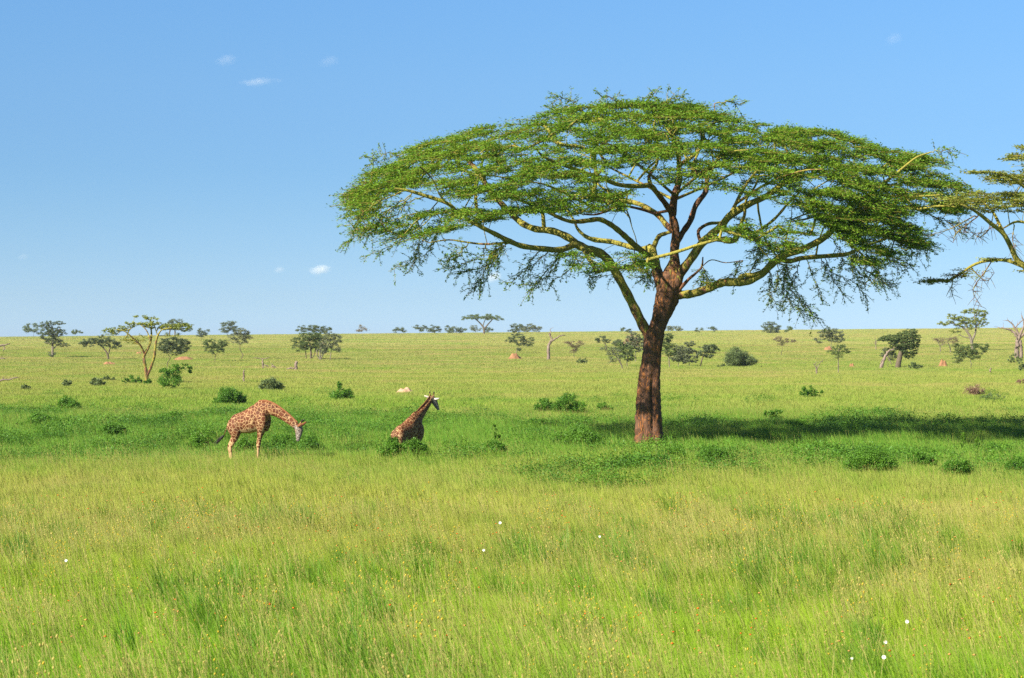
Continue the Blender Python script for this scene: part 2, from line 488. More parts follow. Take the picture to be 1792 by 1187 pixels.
def leaf_quads(C, L, Wd, rng, tilt=0.6, dirs=None, curl=0.0):
    """a small rhombic leaf at each centre; mostly level, tipped at random"""
    n = len(C)
    nz = np.stack([rng.normal(0, tilt, n), rng.normal(0, tilt, n), np.ones(n)], -1)
    nz /= np.linalg.norm(nz, axis=1, keepdims=True)
    if dirs is None:
        az = rng.uniform(0, 2 * np.pi, n); d = np.stack([np.cos(az), np.sin(az), np.zeros(n)], -1)
    else: d = dirs + rng.normal(0, 0.5, (n, 3))
    d = d - nz * (d * nz).sum(1, keepdims=True); d /= np.linalg.norm(d, axis=1, keepdims=True) + 1e-9
    s = np.cross(nz, d)
    l = (L * rng.uniform(0.6, 1.3, n))[:, None]; w = (Wd * rng.uniform(0.6, 1.3, n))[:, None]
    V = np.stack([C - d * l / 2, C + s * w / 2, C + d * l / 2 - nz * l * curl, C - s * w / 2], 1).reshape(-1, 3)
    Q = np.arange(4 * n).reshape(-1, 4)
    return V, Q

def leaf_obj(name, V, mat, parent):
    return obj_np(name, V, np.arange(len(V)).reshape(-1, 4), mat, parent)

# ------------------------------------------------------------------ the large umbrella tree
TREE_D = 105.0
def limb_pts(tr, n=4):
    """tr rows: px, py, depth offset, half width px, darkness"""
    A = np.array(tr, float)
    B = catmull(A, n)
    P = np.array([at(b[0], b[1], TREE_D + b[2]) for b in B])
    R = B[:, 3] / F * (TREE_D + B[:, 2])
    return P, R, B[:, 4]

def in_poly(px, py, poly):
    c = np.zeros(len(px), bool); n = len(poly)
    for i in range(n):
        x1, y1 = poly[i]; x2, y2 = poly[(i + 1) % n]
        cond = ((y1 > py) != (y2 > py)) & (px < (x2 - x1) * (py - y1) / (y2 - y1 + 1e-9) + x1)
        c ^= cond
    return c

def build_main_tree():
    rng = np.random.default_rng(11)
    base = ray_ground(1137, 784)
    global TREE_D
    TREE_D = float(base[1])
    root = empty('umbrella_acacia', tuple(base))
    tag(root, 'huge umbrella acacia with a thick brown trunk and spreading yellow green limbs', 'tree')
    s = F / TREE_D
    # trunk: left edge, right edge by row
    rows = [(788, 1109, 1165), (775, 1112, 1162), (762, 1113, 1160), (745, 1113, 1158), (722, 1113.5, 1157), (700, 1114, 1155.5), (683, 1115, 1155), (665, 1117, 1155),
            (652, 1118.5, 1155.5), (640, 1121, 1156), (628, 1123.5, 1156.5), (610, 1125.5, 1158), (592, 1127, 1161), (580, 1129, 1163), (566, 1138, 1168),
            (546, 1143, 1178), (525, 1146.5, 1187), (505, 1149, 1192), (490, 1151, 1193), (478, 1158, 1195), (466, 1166, 1190), (452, 1173, 1186), (440, 1176, 1183)]
    A = np.array(rows, float)
    B = catmull(A, 5)
    k = 48; th = np.linspace(0, 2 * np.pi, k, endpoint=False)
    V = []; age = []
    for (py, l, r) in B:
        c = at((l + r) / 2, py, TREE_D); R = (r - l) / 2 / s
        low = np.clip((py - 560) / 200, 0, 1)
        fl = 1 + (0.05 + 0.05 * low) * np.sin(3 * th + 0.6 + py * 0.004) + 0.035 * np.sin(7 * th + py * 0.02) + 0.02 * np.sin(13 * th - py * 0.05)
        # deep seam up the front of the lower trunk (camera side is -Y: th = 3pi/2)
        seam = math.exp(-((py - 722) / 62.0) ** 4)
        g1 = np.exp(-((np.angle(np.exp(1j * (th - (1.5 * np.pi + 0.30))))) / 0.13) ** 2)
        g2 = np.exp(-((np.angle(np.exp(1j * (th - (1.5 * np.pi - 0.45))))) / 0.16) ** 2)
        fl = fl - 0.26 * seam * g1 - 0.10 * seam * g2
        fl = fl + 0.10 * max(0, (py - 758) / 30) * (0.5 + 0.5 * np.sin(5 * th))
        fl = fl * (1 + 0.018 * np.sin(py * 0.55 + 4 * th) + 0.015 * np.sin(py * 0.31 - 3 * th) + rng.normal(0, 0.012, k) + 0.03 * np.sin(py * 0.21 + 2.1 * np.sin(th * 2) + 5 * th) * low)
        V.append(np.stack([c[0] + R * np.cos(th) * fl, c[1] + R * 0.95 * np.sin(th) * fl, np.full(k, c[2])], -1))
        age.append(np.full(k, 1.0 if py > 520 else 0.9 + (py - 520) * 0.004))
    V = np.array(V).reshape(-1, 3)
    i = np.arange(len(B) - 1)[:, None] * k; j = np.arange(k)[None, :]; j2 = (j + 1) % k
    Q = np.stack([i + j, i + j2, i + k + j2, i + k + j], -1).reshape(-1, 4)
    tr = obj_np('trunk', V, Q, M['bark'], root, smooth=True, attrs={'age': np.concatenate(age)})
    tr['label'] = 'thick dark brown trunk with rust coloured peeling bark and a deep seam'

    sk = Skel()
    sk.chain(None, [at(1150, 540, TREE_D), at(1168, 500, TREE_D)], [0.25, 0.2], 1)
    traced = {}
    def limb(name, parent, tr, n=4):
        P, R, ag = limb_pts(tr, n)
        j = None
        if parent is not None:
            Pn = np.array([sk.P[q] for q in traced[parent]]); j = traced[parent][int(np.argmin(((Pn - P[0]) ** 2).sum(1)))]
            P, R, ag = P[1:], R[1:], ag[1:]
        # knobbly growth
        R = R * (1 + 0.07 * np.sin(np.arange(len(R)) * 1.7 + len(traced)) )
        traced[name] = ([] if j is None else [j]) + sk.chain(j, P, R, ag)
    limb('L1', None, [(1146, 608, 0.1, 9, 1), (1137, 590, 0.05, 9, .8), (1127, 573, 0, 9, .55), (1112, 543, -.3, 8.2, .42), (1097, 513, -.5, 7.8, .36), (1079, 479.5, -.7, 7.6, .36), (1061, 452, -1, 8, .45),
                      (1045, 441, -1.2, 8, .4), (1028, 436.6, -1.4, 7.5, .4), (1008, 427, -1.6, 7.5, .35)])
    limb('L1a', 'L1', [(1008, 427, -1.6, 6, .3), (984, 436.6, -2.2, 5.4, .3), (961, 436.6, -2.8, 5, .25), (917, 431.5, -3.6, 4.8, .25), (893.5, 423, -4, 4.6, .25), (866.5, 409.6, -4.4, 4.2, .2),
                       (843, 398, -4.8, 3.8, .2), (820, 385, -5, 3.4, .2), (802, 372.6, -5.2, 3.2, .2), (782, 355.7, -5.4, 3.4, .1), (742, 342, -5.6, 3.2, .1), (715, 334, -5.8, 2.6, .1), (690, 330, -6, 1.8, .1)])
    limb('L1b', 'L1', [(1008, 427, -1.6, 7, .3), (994.6, 416, -1.4, 6.6, .3), (967.6, 404.6, -1, 6, .25), (937, 401, -.6, 5.6, .25), (913.7, 391, 0, 5.6, .25), (897, 376, .4, 5, .3), (876.6, 355.7, .8, 5, .35),
                       (856, 332, 1.2, 4.8, .35), (839.5, 305, 1.6, 4.2, .4), (822.7, 285, 2, 3.8, .4), (809, 271, 2.2, 3, .4)])
    limb('L1c', 'L1b', [(846, 316, 1.4, 3, .2), (843, 290, .8, 2.2, .1), (849.6, 271, .2, 2, 0), (863, 255, -.4, 1.4, 0)])
    limb('L1d', 'L1a', [(802, 372.6, -5.2, 2, .4), (772, 345, -6, 1.8, .5), (757, 314, -6.5, 1.6, .5), (735, 292, -7, 1.3, .5)])
    limb('L1e', 'L1a', [(893.5, 423, -4, 2.2, .3), (866, 427, -3.6, 2, .4), (840, 427, -3.2, 1.8, .4), (816, 424, -3, 1.6, .4), (785, 420, -3, 1.3, .4), (750, 425, -3, 1, .4)])
    limb('L2', None, [(1170, 520, .3, 10, 1), (1158, 500, .5, 10, .9), (1151, 480, .8, 9.5, .6), (1146, 458, 1, 8.5, .45), (1141, 438, 1.2, 7.5, .35), (1138, 432, 1.3, 6, .3)])
    limb('L2a', 'L2', [(1138, 433, 1.3, 5, .2), (1122, 436, 1.7, 4.6, .25), (1105.8, 433, 2, 4.6, .25), (1085, 427, 2.6, 4.4, .25), (1068.7, 423, 3, 4.4, .2), (1041.7, 420, 3.4, 4.4, .2), (1025, 414, 3.8, 3.4, .3), (1011, 401, 4.2, 2.6, .4), (1004, 385, 4.8, 2, .4), (990, 365, 5.4, 1.5, .4)])
    limb('L2b', 'L2', [(1144, 455, 1.0, 6, .3), (1132, 446, .6, 5.5, .3), (1116, 434, 0, 5.4, .3), (1104, 423, -.5, 5.2, .3), (1092, 412, -1, 5, .3), (1078, 400, -1.4, 4.8, .3), (1065, 391, -1.8, 4.6, .3), (1048.5, 384, -2.2, 4.4, .35), (1030, 386, -2.6, 4.2, .35), (1011, 388, -3, 4, .35),
                       (991, 386, -3.5, 3.4, .35), (961, 372.6, -4, 3, .4), (934, 359, -4.4, 2.6, .3), (903.6, 349, -4.8, 2.4, .3), (866.5, 338, -5, 2, .3), (840, 334, -5.4, 1.5, .3)])
    limb('L2c', 'L2', [(1142, 440, 1.2, 5, .2), (1147, 425, 1.4, 4.4, .2), (1154, 413, 1.6, 4, .25), (1164, 409, 1.7, 3.4, .35), (1176, 405, 1.4, 3, .6)])
    limb('C', None, [(1176, 500, 0, 11, 1), (1182, 477, 0, 9.5, 1), (1180, 443, 0, 8.2, 1), (1182.6, 410, 0, 7.8, 1), (1177, 376, 0, 7.4, 1), (1181, 342, .1, 6.4, 1), (1189, 315, .2, 5.4, .9), (1188, 292, .3, 4.8, .8), (1201, 281.6, .3, 4, .5), (1221, 265, .2, 3.2, .3), (1232, 240, 0, 2.2, .2), (1228, 215, 0, 1.4, .2)])
    limb('C1', 'C', [(1177, 376, 0, 5.4, 1), (1164, 356, -.6, 5, .9), (1150.5, 339, -1.1, 4.6, .6), (1138, 325, -1.5, 4.6, .2), (1120, 326, -2.2, 4.2, .1), (1085.6, 324, -3, 4, 0), (1052, 312, -3.8, 3.6, 0), (1020, 301, -4.6, 3.4, 0), (998, 293, -5.2, 3.2, 0), (967.6, 283, -6, 2.8, 0), (947, 271, -6.6, 2.2, 0), (940, 262, -7, 1.4, 0)])
    limb('C1b', 'C1', [(1140, 328, -1.4, 4, .5), (1136, 308, -1.2, 3.2, .7), (1150, 285, -1, 2.6, .4), (1146, 262, -.8, 2.2, .2), (1126, 238, -.8, 1.8, .1), (1108, 216, -.8, 1.3, .1)])
    limb('C2', 'C', [(1184, 425, 0, 5.5, 1), (1196, 405, .5, 5.2, 1), (1208, 387, 1, 5, 1), (1218, 359, 1.5, 4.8, 1), (1235, 335.5, 2, 4.6, .8), (1237, 312, 2.5, 4, .5), (1235, 296, 2.8, 3.2, .5), (1258, 290, 3.4, 3.6, .4), (1268, 282, 3.8, 3.2, .2), (1262, 262, 4.2, 2.4, .2), (1270, 235, 4.6, 1.6, .2)])
    limb('C2b', 'C2', [(1237, 312, 2.5, 2.4, .8), (1218, 300, 2.8, 2.2, .8), (1200, 275, 3.2, 2, .5), (1196, 250, 3.6, 1.5, .3)])
    limb('C3', 'C', [(1179, 405, .1, 5.4, 1), (1167, 395, .6, 5, .7), (1152, 377, 1.4, 4.8, .4), (1127, 361, 2.4, 4.4, .3), (1108, 354, 3.2, 4, .2), (1088, 348, 4, 3, .3), (1064, 335, 5, 2.2, .3), (1040, 318, 6, 1.6, .3)])
    limb('C4', 'C', [(1176, 372, .0, 3.4, 1), (1120, 374, 3, 0.1, 1)] if False else [(1152, 377, 1.4, 2.6, .9), (1120, 366, 1.0, 2.4, 1), (1085, 361, .2, 2.2, 1), (1058.6, 371, -.4, 2, 1), (1040, 376, -.8, 1.6, 1), (1018, 375, -1.2, 1.2, 1)])
    limb('R', None, [(1182, 505, -.2, 9, 1), (1190, 480, -.4, 8.5, .7), (1208, 455, -.7, 7.6, .5), (1228, 426.5, -1, 7.4, .4), (1245, 411, -1.3, 7.2, .35), (1262, 396, -1.6, 6.6, .3), (1277, 378, -1.9, 6.2, .25), (1302, 361, -2.3, 5.8, .3), (1336, 346, -2.8, 5.2, .2),
                     (1359.5, 330, -3.2, 5, .1), (1380, 313, -3.6, 4.4, .2), (1403, 301, -4, 3.6, .3), (1430, 285, -4.4, 2.6, .3), (1455, 268, -4.8, 1.6, .3)])
    limb('Ra', 'R', [(1240, 415, -1.2, 5.2, .4), (1262, 419, -1.6, 5.2, .2), (1282, 421.5, -1.9, 5.2, .25), (1291, 411, -2.1, 5, .4), (1298, 389, -2.3, 3.4, .2), (1303, 376, -2.5, 2.8, .1), (1306, 350, -2.9, 2.2, .1), (1322, 325, -3.4, 1.8, .1), (1330, 300, -3.9, 1.3, .1)])
    limb('Rb', 'Ra', [(1291, 411, -2.1, 4, .6), (1304, 402, -1.9, 3.6, .8), (1322, 407, -1.7, 3, .5), (1349, 389, -1.4, 2.6, .3), (1366, 372, -1.2, 2.4, .2), (1380, 355, -1, 2, .2), (1398, 338, -.8, 1.4, .2)])
    limb('Rc', 'R', [(1228, 428, -1, 3.4, .9), (1222, 405, -.2, 3, .9), (1240, 392, .8, 3, .5), (1268, 388, 1.8, 2.6, .3), (1300, 368, 3.0, 2.2, .3), (1335, 350, 4.2, 1.8, .3), (1375, 340, 5.4, 1.3, .3)])
    limb('Rd', 'R', [(1262, 396, -1.6, 3.4, .3), (1280, 372, -.6, 3.6, .2), (1296, 340, .6, 3, .2), (1315, 310, 1.8, 2.4, .2), (1340, 285, 3, 1.8, .2), (1362, 262, 4, 1.2, .2)])
    limb('D', None, [(1180, 517, 0, 8, 1), (1194, 516, -.2, 7.6, .5), (1212, 514, -.4, 7.2, .45), (1235, 507, -.7, 7, .45), (1255, 498, -1, 7.2, .5), (1270, 494, -1.2, 7.4, .4), (1290, 494, -1.5, 7.4, .25), (1309, 492, -1.8, 7, .2), (1332.6, 480, -2.1, 6.4, .2), (1350, 463, -2.4, 6.6, .2), (1369.6, 448, -2.8, 6.6, .2), (1403, 436.6, -3.2, 6, .3),
                     (1437, 420, -3.6, 5.6, .2), (1454, 406, -3.8, 5.2, .25), (1470.7, 389, -4, 4.6, .3), (1497.7, 371, -4.2, 4, .3), (1512, 352, -4.4, 4, .4), (1524, 338, -4.5, 4, .4), (1545, 322, -4.6, 3, .3), (1568, 304, -4.8, 2.4, .1), (1585, 290, -5, 2, 0), (1605, 275, -5.2, 1.6, 0), (1630, 266, -5.4, 1, 0)])
    limb('D2', 'D', [(1366, 455, -2.6, 4.5, .3), (1384, 457, -2.2, 4.4, .3), (1403, 452, -1.8, 4.2, .4), (1437, 449, -1, 4, .15), (1481, 445, 0, 3.6, .1), (1501, 436.6, .6, 2.8, .1), (1530, 425, 1.6, 2, .3), (1560, 415, 2.6, 1.4, .5)])
    limb('D3', 'D', [(1290, 492, -1.5, 4, .2), (1300, 483, -1.9, 4.2, .15), (1318, 481, -2.1, 4, .15), (1335, 476, -2.2, 4, .15)])
    limb('D4', 'D', [(1454, 406, -3.8, 3, .3), (1462, 384, -3.2, 3, .3), (1478, 370, -2.6, 2.4, .3), (1490, 350, -2, 1.6, .3)])
    limb('D5', 'D', [(1497.7, 371, -4.2, 2.8, .2), (1530, 362, -4.4, 2.6, 0), (1560, 361, -4.8, 2.4, 0), (1605, 366, -5.4, 2, 0), (1640, 361, -5.8, 1.6, 0), (1672, 362, -6, 1, 0)])
    limb('D6', 'D', [(1470, 390, -4, 2, 0), (1440, 378, -5, 2, 0), (1408, 384, -6, 1.6, 0), (1385, 388, -6.5, 1, 0)])
    limb('D7', 'D', [(1524, 338, -4.5, 2.6, .1), (1560, 343, -5, 2.2, 0), (1600, 344, -5.4, 1.8, 0), (1650, 341, -5.8, 1.2, 0)])
    limb('E', None, [(1188, 508, -.3, 3.4, 1), (1205, 489, -.6, 2.8, 1), (1218, 478, -.8, 2.2, 1), (1228, 467, -1, 1.8, 1), (1230, 450, -1.1, 1.2, 1)])
    limb('E2', 'E', [(1228, 467, -1, 1, .8), (1245, 455, -1.4, .9, .6), (1270, 460, -1.8, .8, .6), (1300, 456, -2.2, .7, .6)])
    # limbs reaching towards and away from the viewer that carry the roof of the crown
    for (px0, py0, pts) in [(1188, 300, [(1182, 250, -3.2), (1165, 232, -6.2), (1150, 236, -9)]), (1182, 340, [(1230, 300, -3.5), (1275, 268, -7), (1310, 262, -10)]),
                            (1188, 300, [(1190, 255, 3), (1180, 235, 7), (1175, 232, 10.5)]), (1182, 350, [(1100, 310, 4), (1040, 280, 8), (1000, 262, 11)]),
                            (1218, 359, [(1270, 310, 4.5), (1330, 275, 8), (1390, 262, 11)]), (1060, 391, [(1010, 350, -5.5), (960, 325, -8), (920, 318, -10)]),
                            (1182, 340, [(1120, 290, -4), (1080, 258, -7.5), (1050, 250, -10)]), (1302, 361, [(1345, 320, -6), (1400, 300, -9), (1440, 296, -10.5)])]:
        P0 = at(px0, py0, TREE_D); j = sk.nearest(P0)
        C_ = catmull(np.array([sk.P[j]] + [at(a, b, TREE_D + c) for a, b, c in pts]), 5)[1:]
        sk.chain(j, C_, np.linspace(0.075, 0.02, len(C_)), 0.45)
    n_tr = len(sk.chains)

    # crown: foliage sprays found by place in the picture, each given its own depth on the dome
    top = np.array([(598, 348), (612, 332), (640, 308), (662, 284), (700, 260), (745, 240), (800, 228), (835, 214), (880, 207), (940, 196), (990, 174), (1050, 173), (1130, 168), (1200, 172),
                    (1250, 175), (1290, 192), (1330, 208), (1400, 215), (1450, 219), (1500, 236), (1540, 250), (1580, 258), (1625, 262), (1660, 285), (1690, 312), (1705, 345)], float)
    def top_y(px): return np.interp(px, top[:, 0], top[:, 1])
    regions = [  # polygon, sprays, darkness hint unused
        ([(604, 342), (640, 308), (662, 286), (700, 264), (745, 246), (800, 234), (845, 222), (860, 275), (800, 285), (750, 300), (700, 318), (660, 332), (625, 345)], 105),
        ([(604, 345), (640, 322), (690, 308), (740, 302), (745, 325), (700, 334), (668, 345), (640, 362), (616, 356)], 45),
        ([(620, 350), (655, 345), (668, 352), (655, 385), (640, 390), (625, 370)], 10),
        ([(835, 218), (880, 211), (940, 201), (990, 190), (1050, 179), (1120, 176), (1130, 300), (1060, 320), (1000, 318), (930, 310), (860, 300), (850, 260)], 215),
        ([(740, 300), (800, 285), (860, 290), (930, 310), (1000, 325), (1100, 330), (1100, 352), (1000, 362), (930, 350), (870, 345), (800, 335), (750, 328)], 80),
        ([(1050, 172), (1130, 172), (1250, 178), (1250, 205), (1130, 205), (1050, 200)], 50),
        ([(1120, 200), (1250, 182), (1290, 200), (1330, 214), (1400, 221), (1450, 226), (1460, 300), (1400, 320), (1330, 300), (1260, 275), (1200, 270), (1130, 290)], 270),
        ([(1250, 270), (1330, 296), (1400, 315), (1440, 330), (1420, 372), (1360, 356), (1300, 340), (1240, 330), (1130, 335), (1120, 300), (1200, 290)], 62),
        ([(1440, 225), (1500, 240), (1540, 254), (1580, 268), (1600, 290), (1650, 310), (1690, 330), (1690, 362), (1650, 378), (1600, 365), (1560, 378), (1500, 370), (1450, 345)], 215),
        ([(1575, 262), (1640, 262), (1655, 270), (1630, 285), (1580, 290)], 16),
        ([(1430, 330), (1500, 345), (1560, 375), (1590, 395), (1620, 430), (1590, 440), (1540, 425), (1480, 425), (1450, 400), (1410, 370)], 150),
        ([(1480, 430), (1550, 430), (1600, 440), (1560, 460), (1500, 470)], 20),
        ([(1330, 425), (1380, 415), (1400, 440), (1370, 470), (1335, 462)], 12),
        ([(1300, 380), (1380, 375), (1430, 400), (1420, 430), (1340, 430), (1240, 430), (1240, 412)], 22),
        ([(1425, 375), (1510, 385), (1530, 400), (1480, 405)], 12),
        ([(640, 395), (700, 385), (760, 372), (820, 366), (930, 364), (940, 376), (870, 388), (800, 402), (740, 415), (700, 432), (690, 420)], 62),
        ([(930, 340), (1040, 345), (1100, 355), (1080, 378), (980, 375), (920, 362)], 28),
        ([(770, 335), (860, 325), (930, 330), (900, 350), (800, 350)], 18),
        ([(1100, 440), (1140, 450), (1135, 475), (1105, 470)], 6),
        ([(980, 440), (1020, 440), (1080, 460), (1060, 478), (1000, 470)], 10),
    ]
    pads = []
    rho_y = np.array([168, 172, 180, 200, 220, 245, 265, 300, 345, 400.]); rho_r = np.array([0, 110, 150, 240, 300, 375, 430, 490, 540, 560.])
    for poly, n in regions:
        A = np.array(poly); got = 0
        n = int(n * 1.40)
        while got < n:
            px = rng.uniform(A[:, 0].min(), A[:, 0].max(), 400); py = rng.uniform(A[:, 1].min(), A[:, 1].max(), 400)
            ok = in_poly(px, py, poly) & (py > top_y(px) + 12) & (px > 612)
            q = py - top_y(px)                       # foliage lies in thin wavy layers that follow the roof
            lay = np.sin(q * 0.235 + 1.6 * np.sin(px * 0.021) + 0.8 * np.sin(px * 0.057 + 2)) + 0.9 * np.sin(px * 0.045 + q * 0.05 + 1) * np.sin(q * 0.11 + px * 0.013)
            ok &= rng.uniform(-1.6, 1.0, len(px)) < lay
            for x, y in zip(px[ok], py[ok]):
                if got >= n: break
                dx = abs(x - 1150); rho = np.interp(y, rho_y, rho_r)
                if rho > dx + 20:
                    v = math.sqrt(rho ** 2 - dx ** 2) * rng.uniform(0.80, 1.0)
                    if rng.random() < 0.18: v *= rng.uniform(0.1, 0.8)
                else: v = rng.uniform(0, 70)
                v = min(v, 440) * 0.64 / s
                v *= -1 if rng.random() < 0.55 else 1
                p = at(x, y, TREE_D + v)
                if pads and min(((np.array(pads[-160:]) - p) ** 2).sum(1)) < 0.10: continue
                pads.append(p); got += 1
    pads = np.array(pads)
    origin = at(1165, 480, TREE_D)
    sk.grow(pads, origin, 0.55, rng, sag=0.06, jit=0.10, outward=0.7)
    n_auto = len(sk.chains)

    # hanging shoots along the skirts
    droops = [[(765, 369), (715, 376), (661, 396), (614, 420), (600, 427)], [(748, 383), (715, 410), (681, 433), (634, 450)], [(769, 396), (738, 426), (725, 450), (681, 474)],
              [(735, 410), (728, 440), (722, 477)], [(705, 335), (660, 352), (632, 380), (625, 398)], [(720, 340), (680, 368), (650, 388), (632, 405)], [(742, 345), (700, 360), (672, 380), (640, 402)],
              [(880, 426), (863, 450), (850, 490), (829, 508)], [(850, 428), (840, 450), (802, 464), (775, 470)], [(820, 425), (800, 445), (780, 452)], [(893, 424), (875, 436), (862, 455)],
              [(984, 437), (975, 462), (950, 490), (937, 504)], [(961, 437), (935, 462), (905, 485), (884, 500)], [(950, 437), (930, 455), (925, 480)], [(1000, 436), (1010, 460), (985, 480), (955, 500)],
              [(1119, 443), (1106, 463), (1070, 480), (1031, 487)], [(1110, 440), (1118, 470), (1136, 500)], [(1060, 452), (1040, 470), (1030, 490)], [(1125, 445), (1135, 470), (1120, 492)],
              [(1437, 449), (1445, 470), (1457, 490), (1481, 521)], [(1376, 462), (1383, 490), (1403, 527), (1430, 555)], [(1378, 466), (1372, 500), (1392, 540), (1442, 562)], [(1400, 455), (1392, 485), (1378, 520), (1410, 548)],
              [(1440, 449), (1462, 480), (1500, 500), (1520, 527)], [(1481, 445), (1500, 475), (1530, 492), (1555, 500)], [(1500, 437), (1530, 465), (1548, 488)], [(1520, 425), (1560, 450), (1599, 467)],
              [(1530, 400), (1575, 420), (1615, 430), (1629, 441)], [(1500, 440), (1490, 470), (1510, 500)], [(1345, 465), (1352, 495), (1345, 512)], [(1360, 460), (1362, 495), (1350, 520), (1372, 540)],
              [(1230, 460), (1232, 485), (1245, 500)], [(1300, 456), (1290, 470), (1285, 485)], [(1300, 382), (1330, 420), (1325, 450)], [(1600, 366), (1650, 385), (1690, 400)], [(1560, 362), (1580, 400), (1600, 430)],
              [(1450, 408), (1470, 440), (1475, 470)], [(1560, 410), (1585, 430), (1610, 452)], [(1540, 425), (1570, 460), (1600, 470)], [(1410, 452), (1425, 490), (1440, 530)], [(1310, 482), (1322, 460), (1340, 440)],
              [(990, 190), (1005, 178), (985, 172), (970, 171)], [(1080, 185), (1070, 170), (1050, 168)], [(1130, 178), (1142, 166), (1136, 160)], [(1250, 182), (1275, 178), (1302, 186)], [(1155, 185), (1175, 172), (1195, 170)],
              [(650, 300), (655, 282), (650, 270)], [(700, 275), (680, 268), (664, 272)], [(640, 320), (615, 332), (598, 345)], [(660, 345), (625, 352), (604, 360)], [(1000, 200), (975, 192), (960, 188)],
              [(1630, 266), (1650, 264), (1668, 262)], [(1660, 320), (1680, 322), (1700, 325)]]
    shoots = []
    for d in droops:
        for rep in range(2 if d[0][1] > 330 and rng.random() < .55 else 1):
            v = rng.uniform(-5.5, 3.5) + (0 if rep == 0 else rng.uniform(-2, 2))
            off = rng.normal(0, 10, 2) * rep
            B = catmull(np.array([(a + off[0] * (i > 0), b + off[1] * 0.6 * (i > 0)) for i, (a, b) in enumerate(d)], float), 6)
            p0 = at(B[0][0], B[0][1], TREE_D + v)
            # begin on the limb that is nearest to the sight line
            A = np.array(sk.P); Ax = A[:, 0] / A[:, 1] * F + CX; Ay = HY - (A[:, 2] - CAMH) / A[:, 1] * F
            cand = (Ax - B[0][0]) ** 2 + (Ay - B[0][1]) ** 2
            if rep: cand = cand + rng.uniform(0, 60, len(cand))
            j = int(np.argmin(cand)); v0 = A[j][1] - TREE_D
            vv = v0 + np.linspace(0, rng.uniform(-1.5, 1.5), len(B))
            P = np.array([at(b[0], b[1], TREE_D + q) for b, q in zip(B, vv)])
            P[1:] += rng.normal(0, 0.04, P[1:].shape)
            idx = sk.chain(j, P, np.linspace(0.028, 0.010, len(P)), 0.4)
            shoots.append(P)
            # side twigs
            for q in range(2, len(P) - 1):
                for _ in range(1 + int(rng.random() < .6)):
                    dvec = P[q] - P[q - 1]; dvec /= np.linalg.norm(dvec) + 1e-9
                    w = dvec * 0.6 + rng.normal(0, 0.55, 3) + np.array([0, 0, -0.12])
                    w /= np.linalg.norm(w); L = rng.uniform(0.35, 0.95)
                    T = np.array([P[q] + w * L * t + np.array([0, 0, -0.15 * L * t * t]) for t in (0.4, 0.75, 1.0)])
                    sk.chain(idx[q], T, [0.012, 0.010, 0.007], 0.4)
                    shoots.append(np.vstack([P[q], T]))
    r = sk.radii(0.0150, 0.44)
    A = sk.chains
    limbs = sk.tubes(r, A[:n_tr]); limbs.build('limb', M['bark'], root)['label'] = 'spreading limbs with smooth yellow green bark'
    # twigs inside every spray
    tw = sk.tubes(r, A[n_tr:], 0.06)
    LV = []
    n = len(pads)
    size = rng.uniform(0.50, 0.95, n)
    for i in range(n):
        p = pads[i]; R = size[i]
        out = p - origin; out[2] = 0; lo = np.linalg.norm(out); out = out / (lo + 1e-6)
        slope = 0.30 * min(lo / 15, 1)
        for _ in range(6):
            az = rng.uniform(0, 2 * np.pi); d = np.array([math.cos(az), math.sin(az), 0]) + out * 0.5
            d[2] = rng.uniform(-0.05, 0.18) - slope * (d @ out)
            L = R * rng.uniform(0.6, 1.15)
            T = np.array([p, p + d * L * 0.5 + rng.normal(0, 0.04, 3), p + d * L + rng.normal(0, 0.05, 3)])
            tw.add(T, [0.016, 0.012, 0.008], 3, 0.15)
            k = int(rng.integers(21, 29))
            t = rng.uniform(0.15, 1.12, k)[:, None]
            C = T[0] + (T[2] - T[0]) * t + rng.normal(0, 1, (k, 3)) * np.array([0.18, 0.18, 0.085]) * R + np.array([0, 0, 0.03])
            LV.append(leaf_quads(C, 0.150, 0.066, rng, 0.55, np.repeat(d[None], k, 0))[0])
    for P in shoots:
        L = np.linalg.norm(P[-1] - P[0]); k = int(L * 16 * rng.uniform(0.6, 1.2)) + 3
        t = rng.uniform(0.12, 1, k) * (len(P) - 1); i0 = np.minimum(t.astype(int), len(P) - 2); f = (t - i0)[:, None]
        C = P[i0] * (1 - f) + P[i0 + 1] * f + rng.normal(0, 0.05, (k, 3))
        d = P[-1] - P[0]; d = d / (np.linalg.norm(d) + 1e-9)
        LV.append(leaf_quads(C, 0.17, 0.065, rng, 0.55, np.repeat(d[None], k, 0))[0])
    tw.build('branches', M['bark'], root)['kind'] = 'stuff'
    cr_ = leaf_obj('crown', np.vstack(LV), M['fever'], root)
    cr_['label'] = 'wide flat layered crown of fine bright green leaves'
    print('main tree leaves', len(np.vstack(LV)) // 4, 'nodes', len(sk.P))
build_main_tree()

# ------------------------------------------------------------------ other trees, bushes and dead wood
def strip(px, py, rise, px_w=0): return None

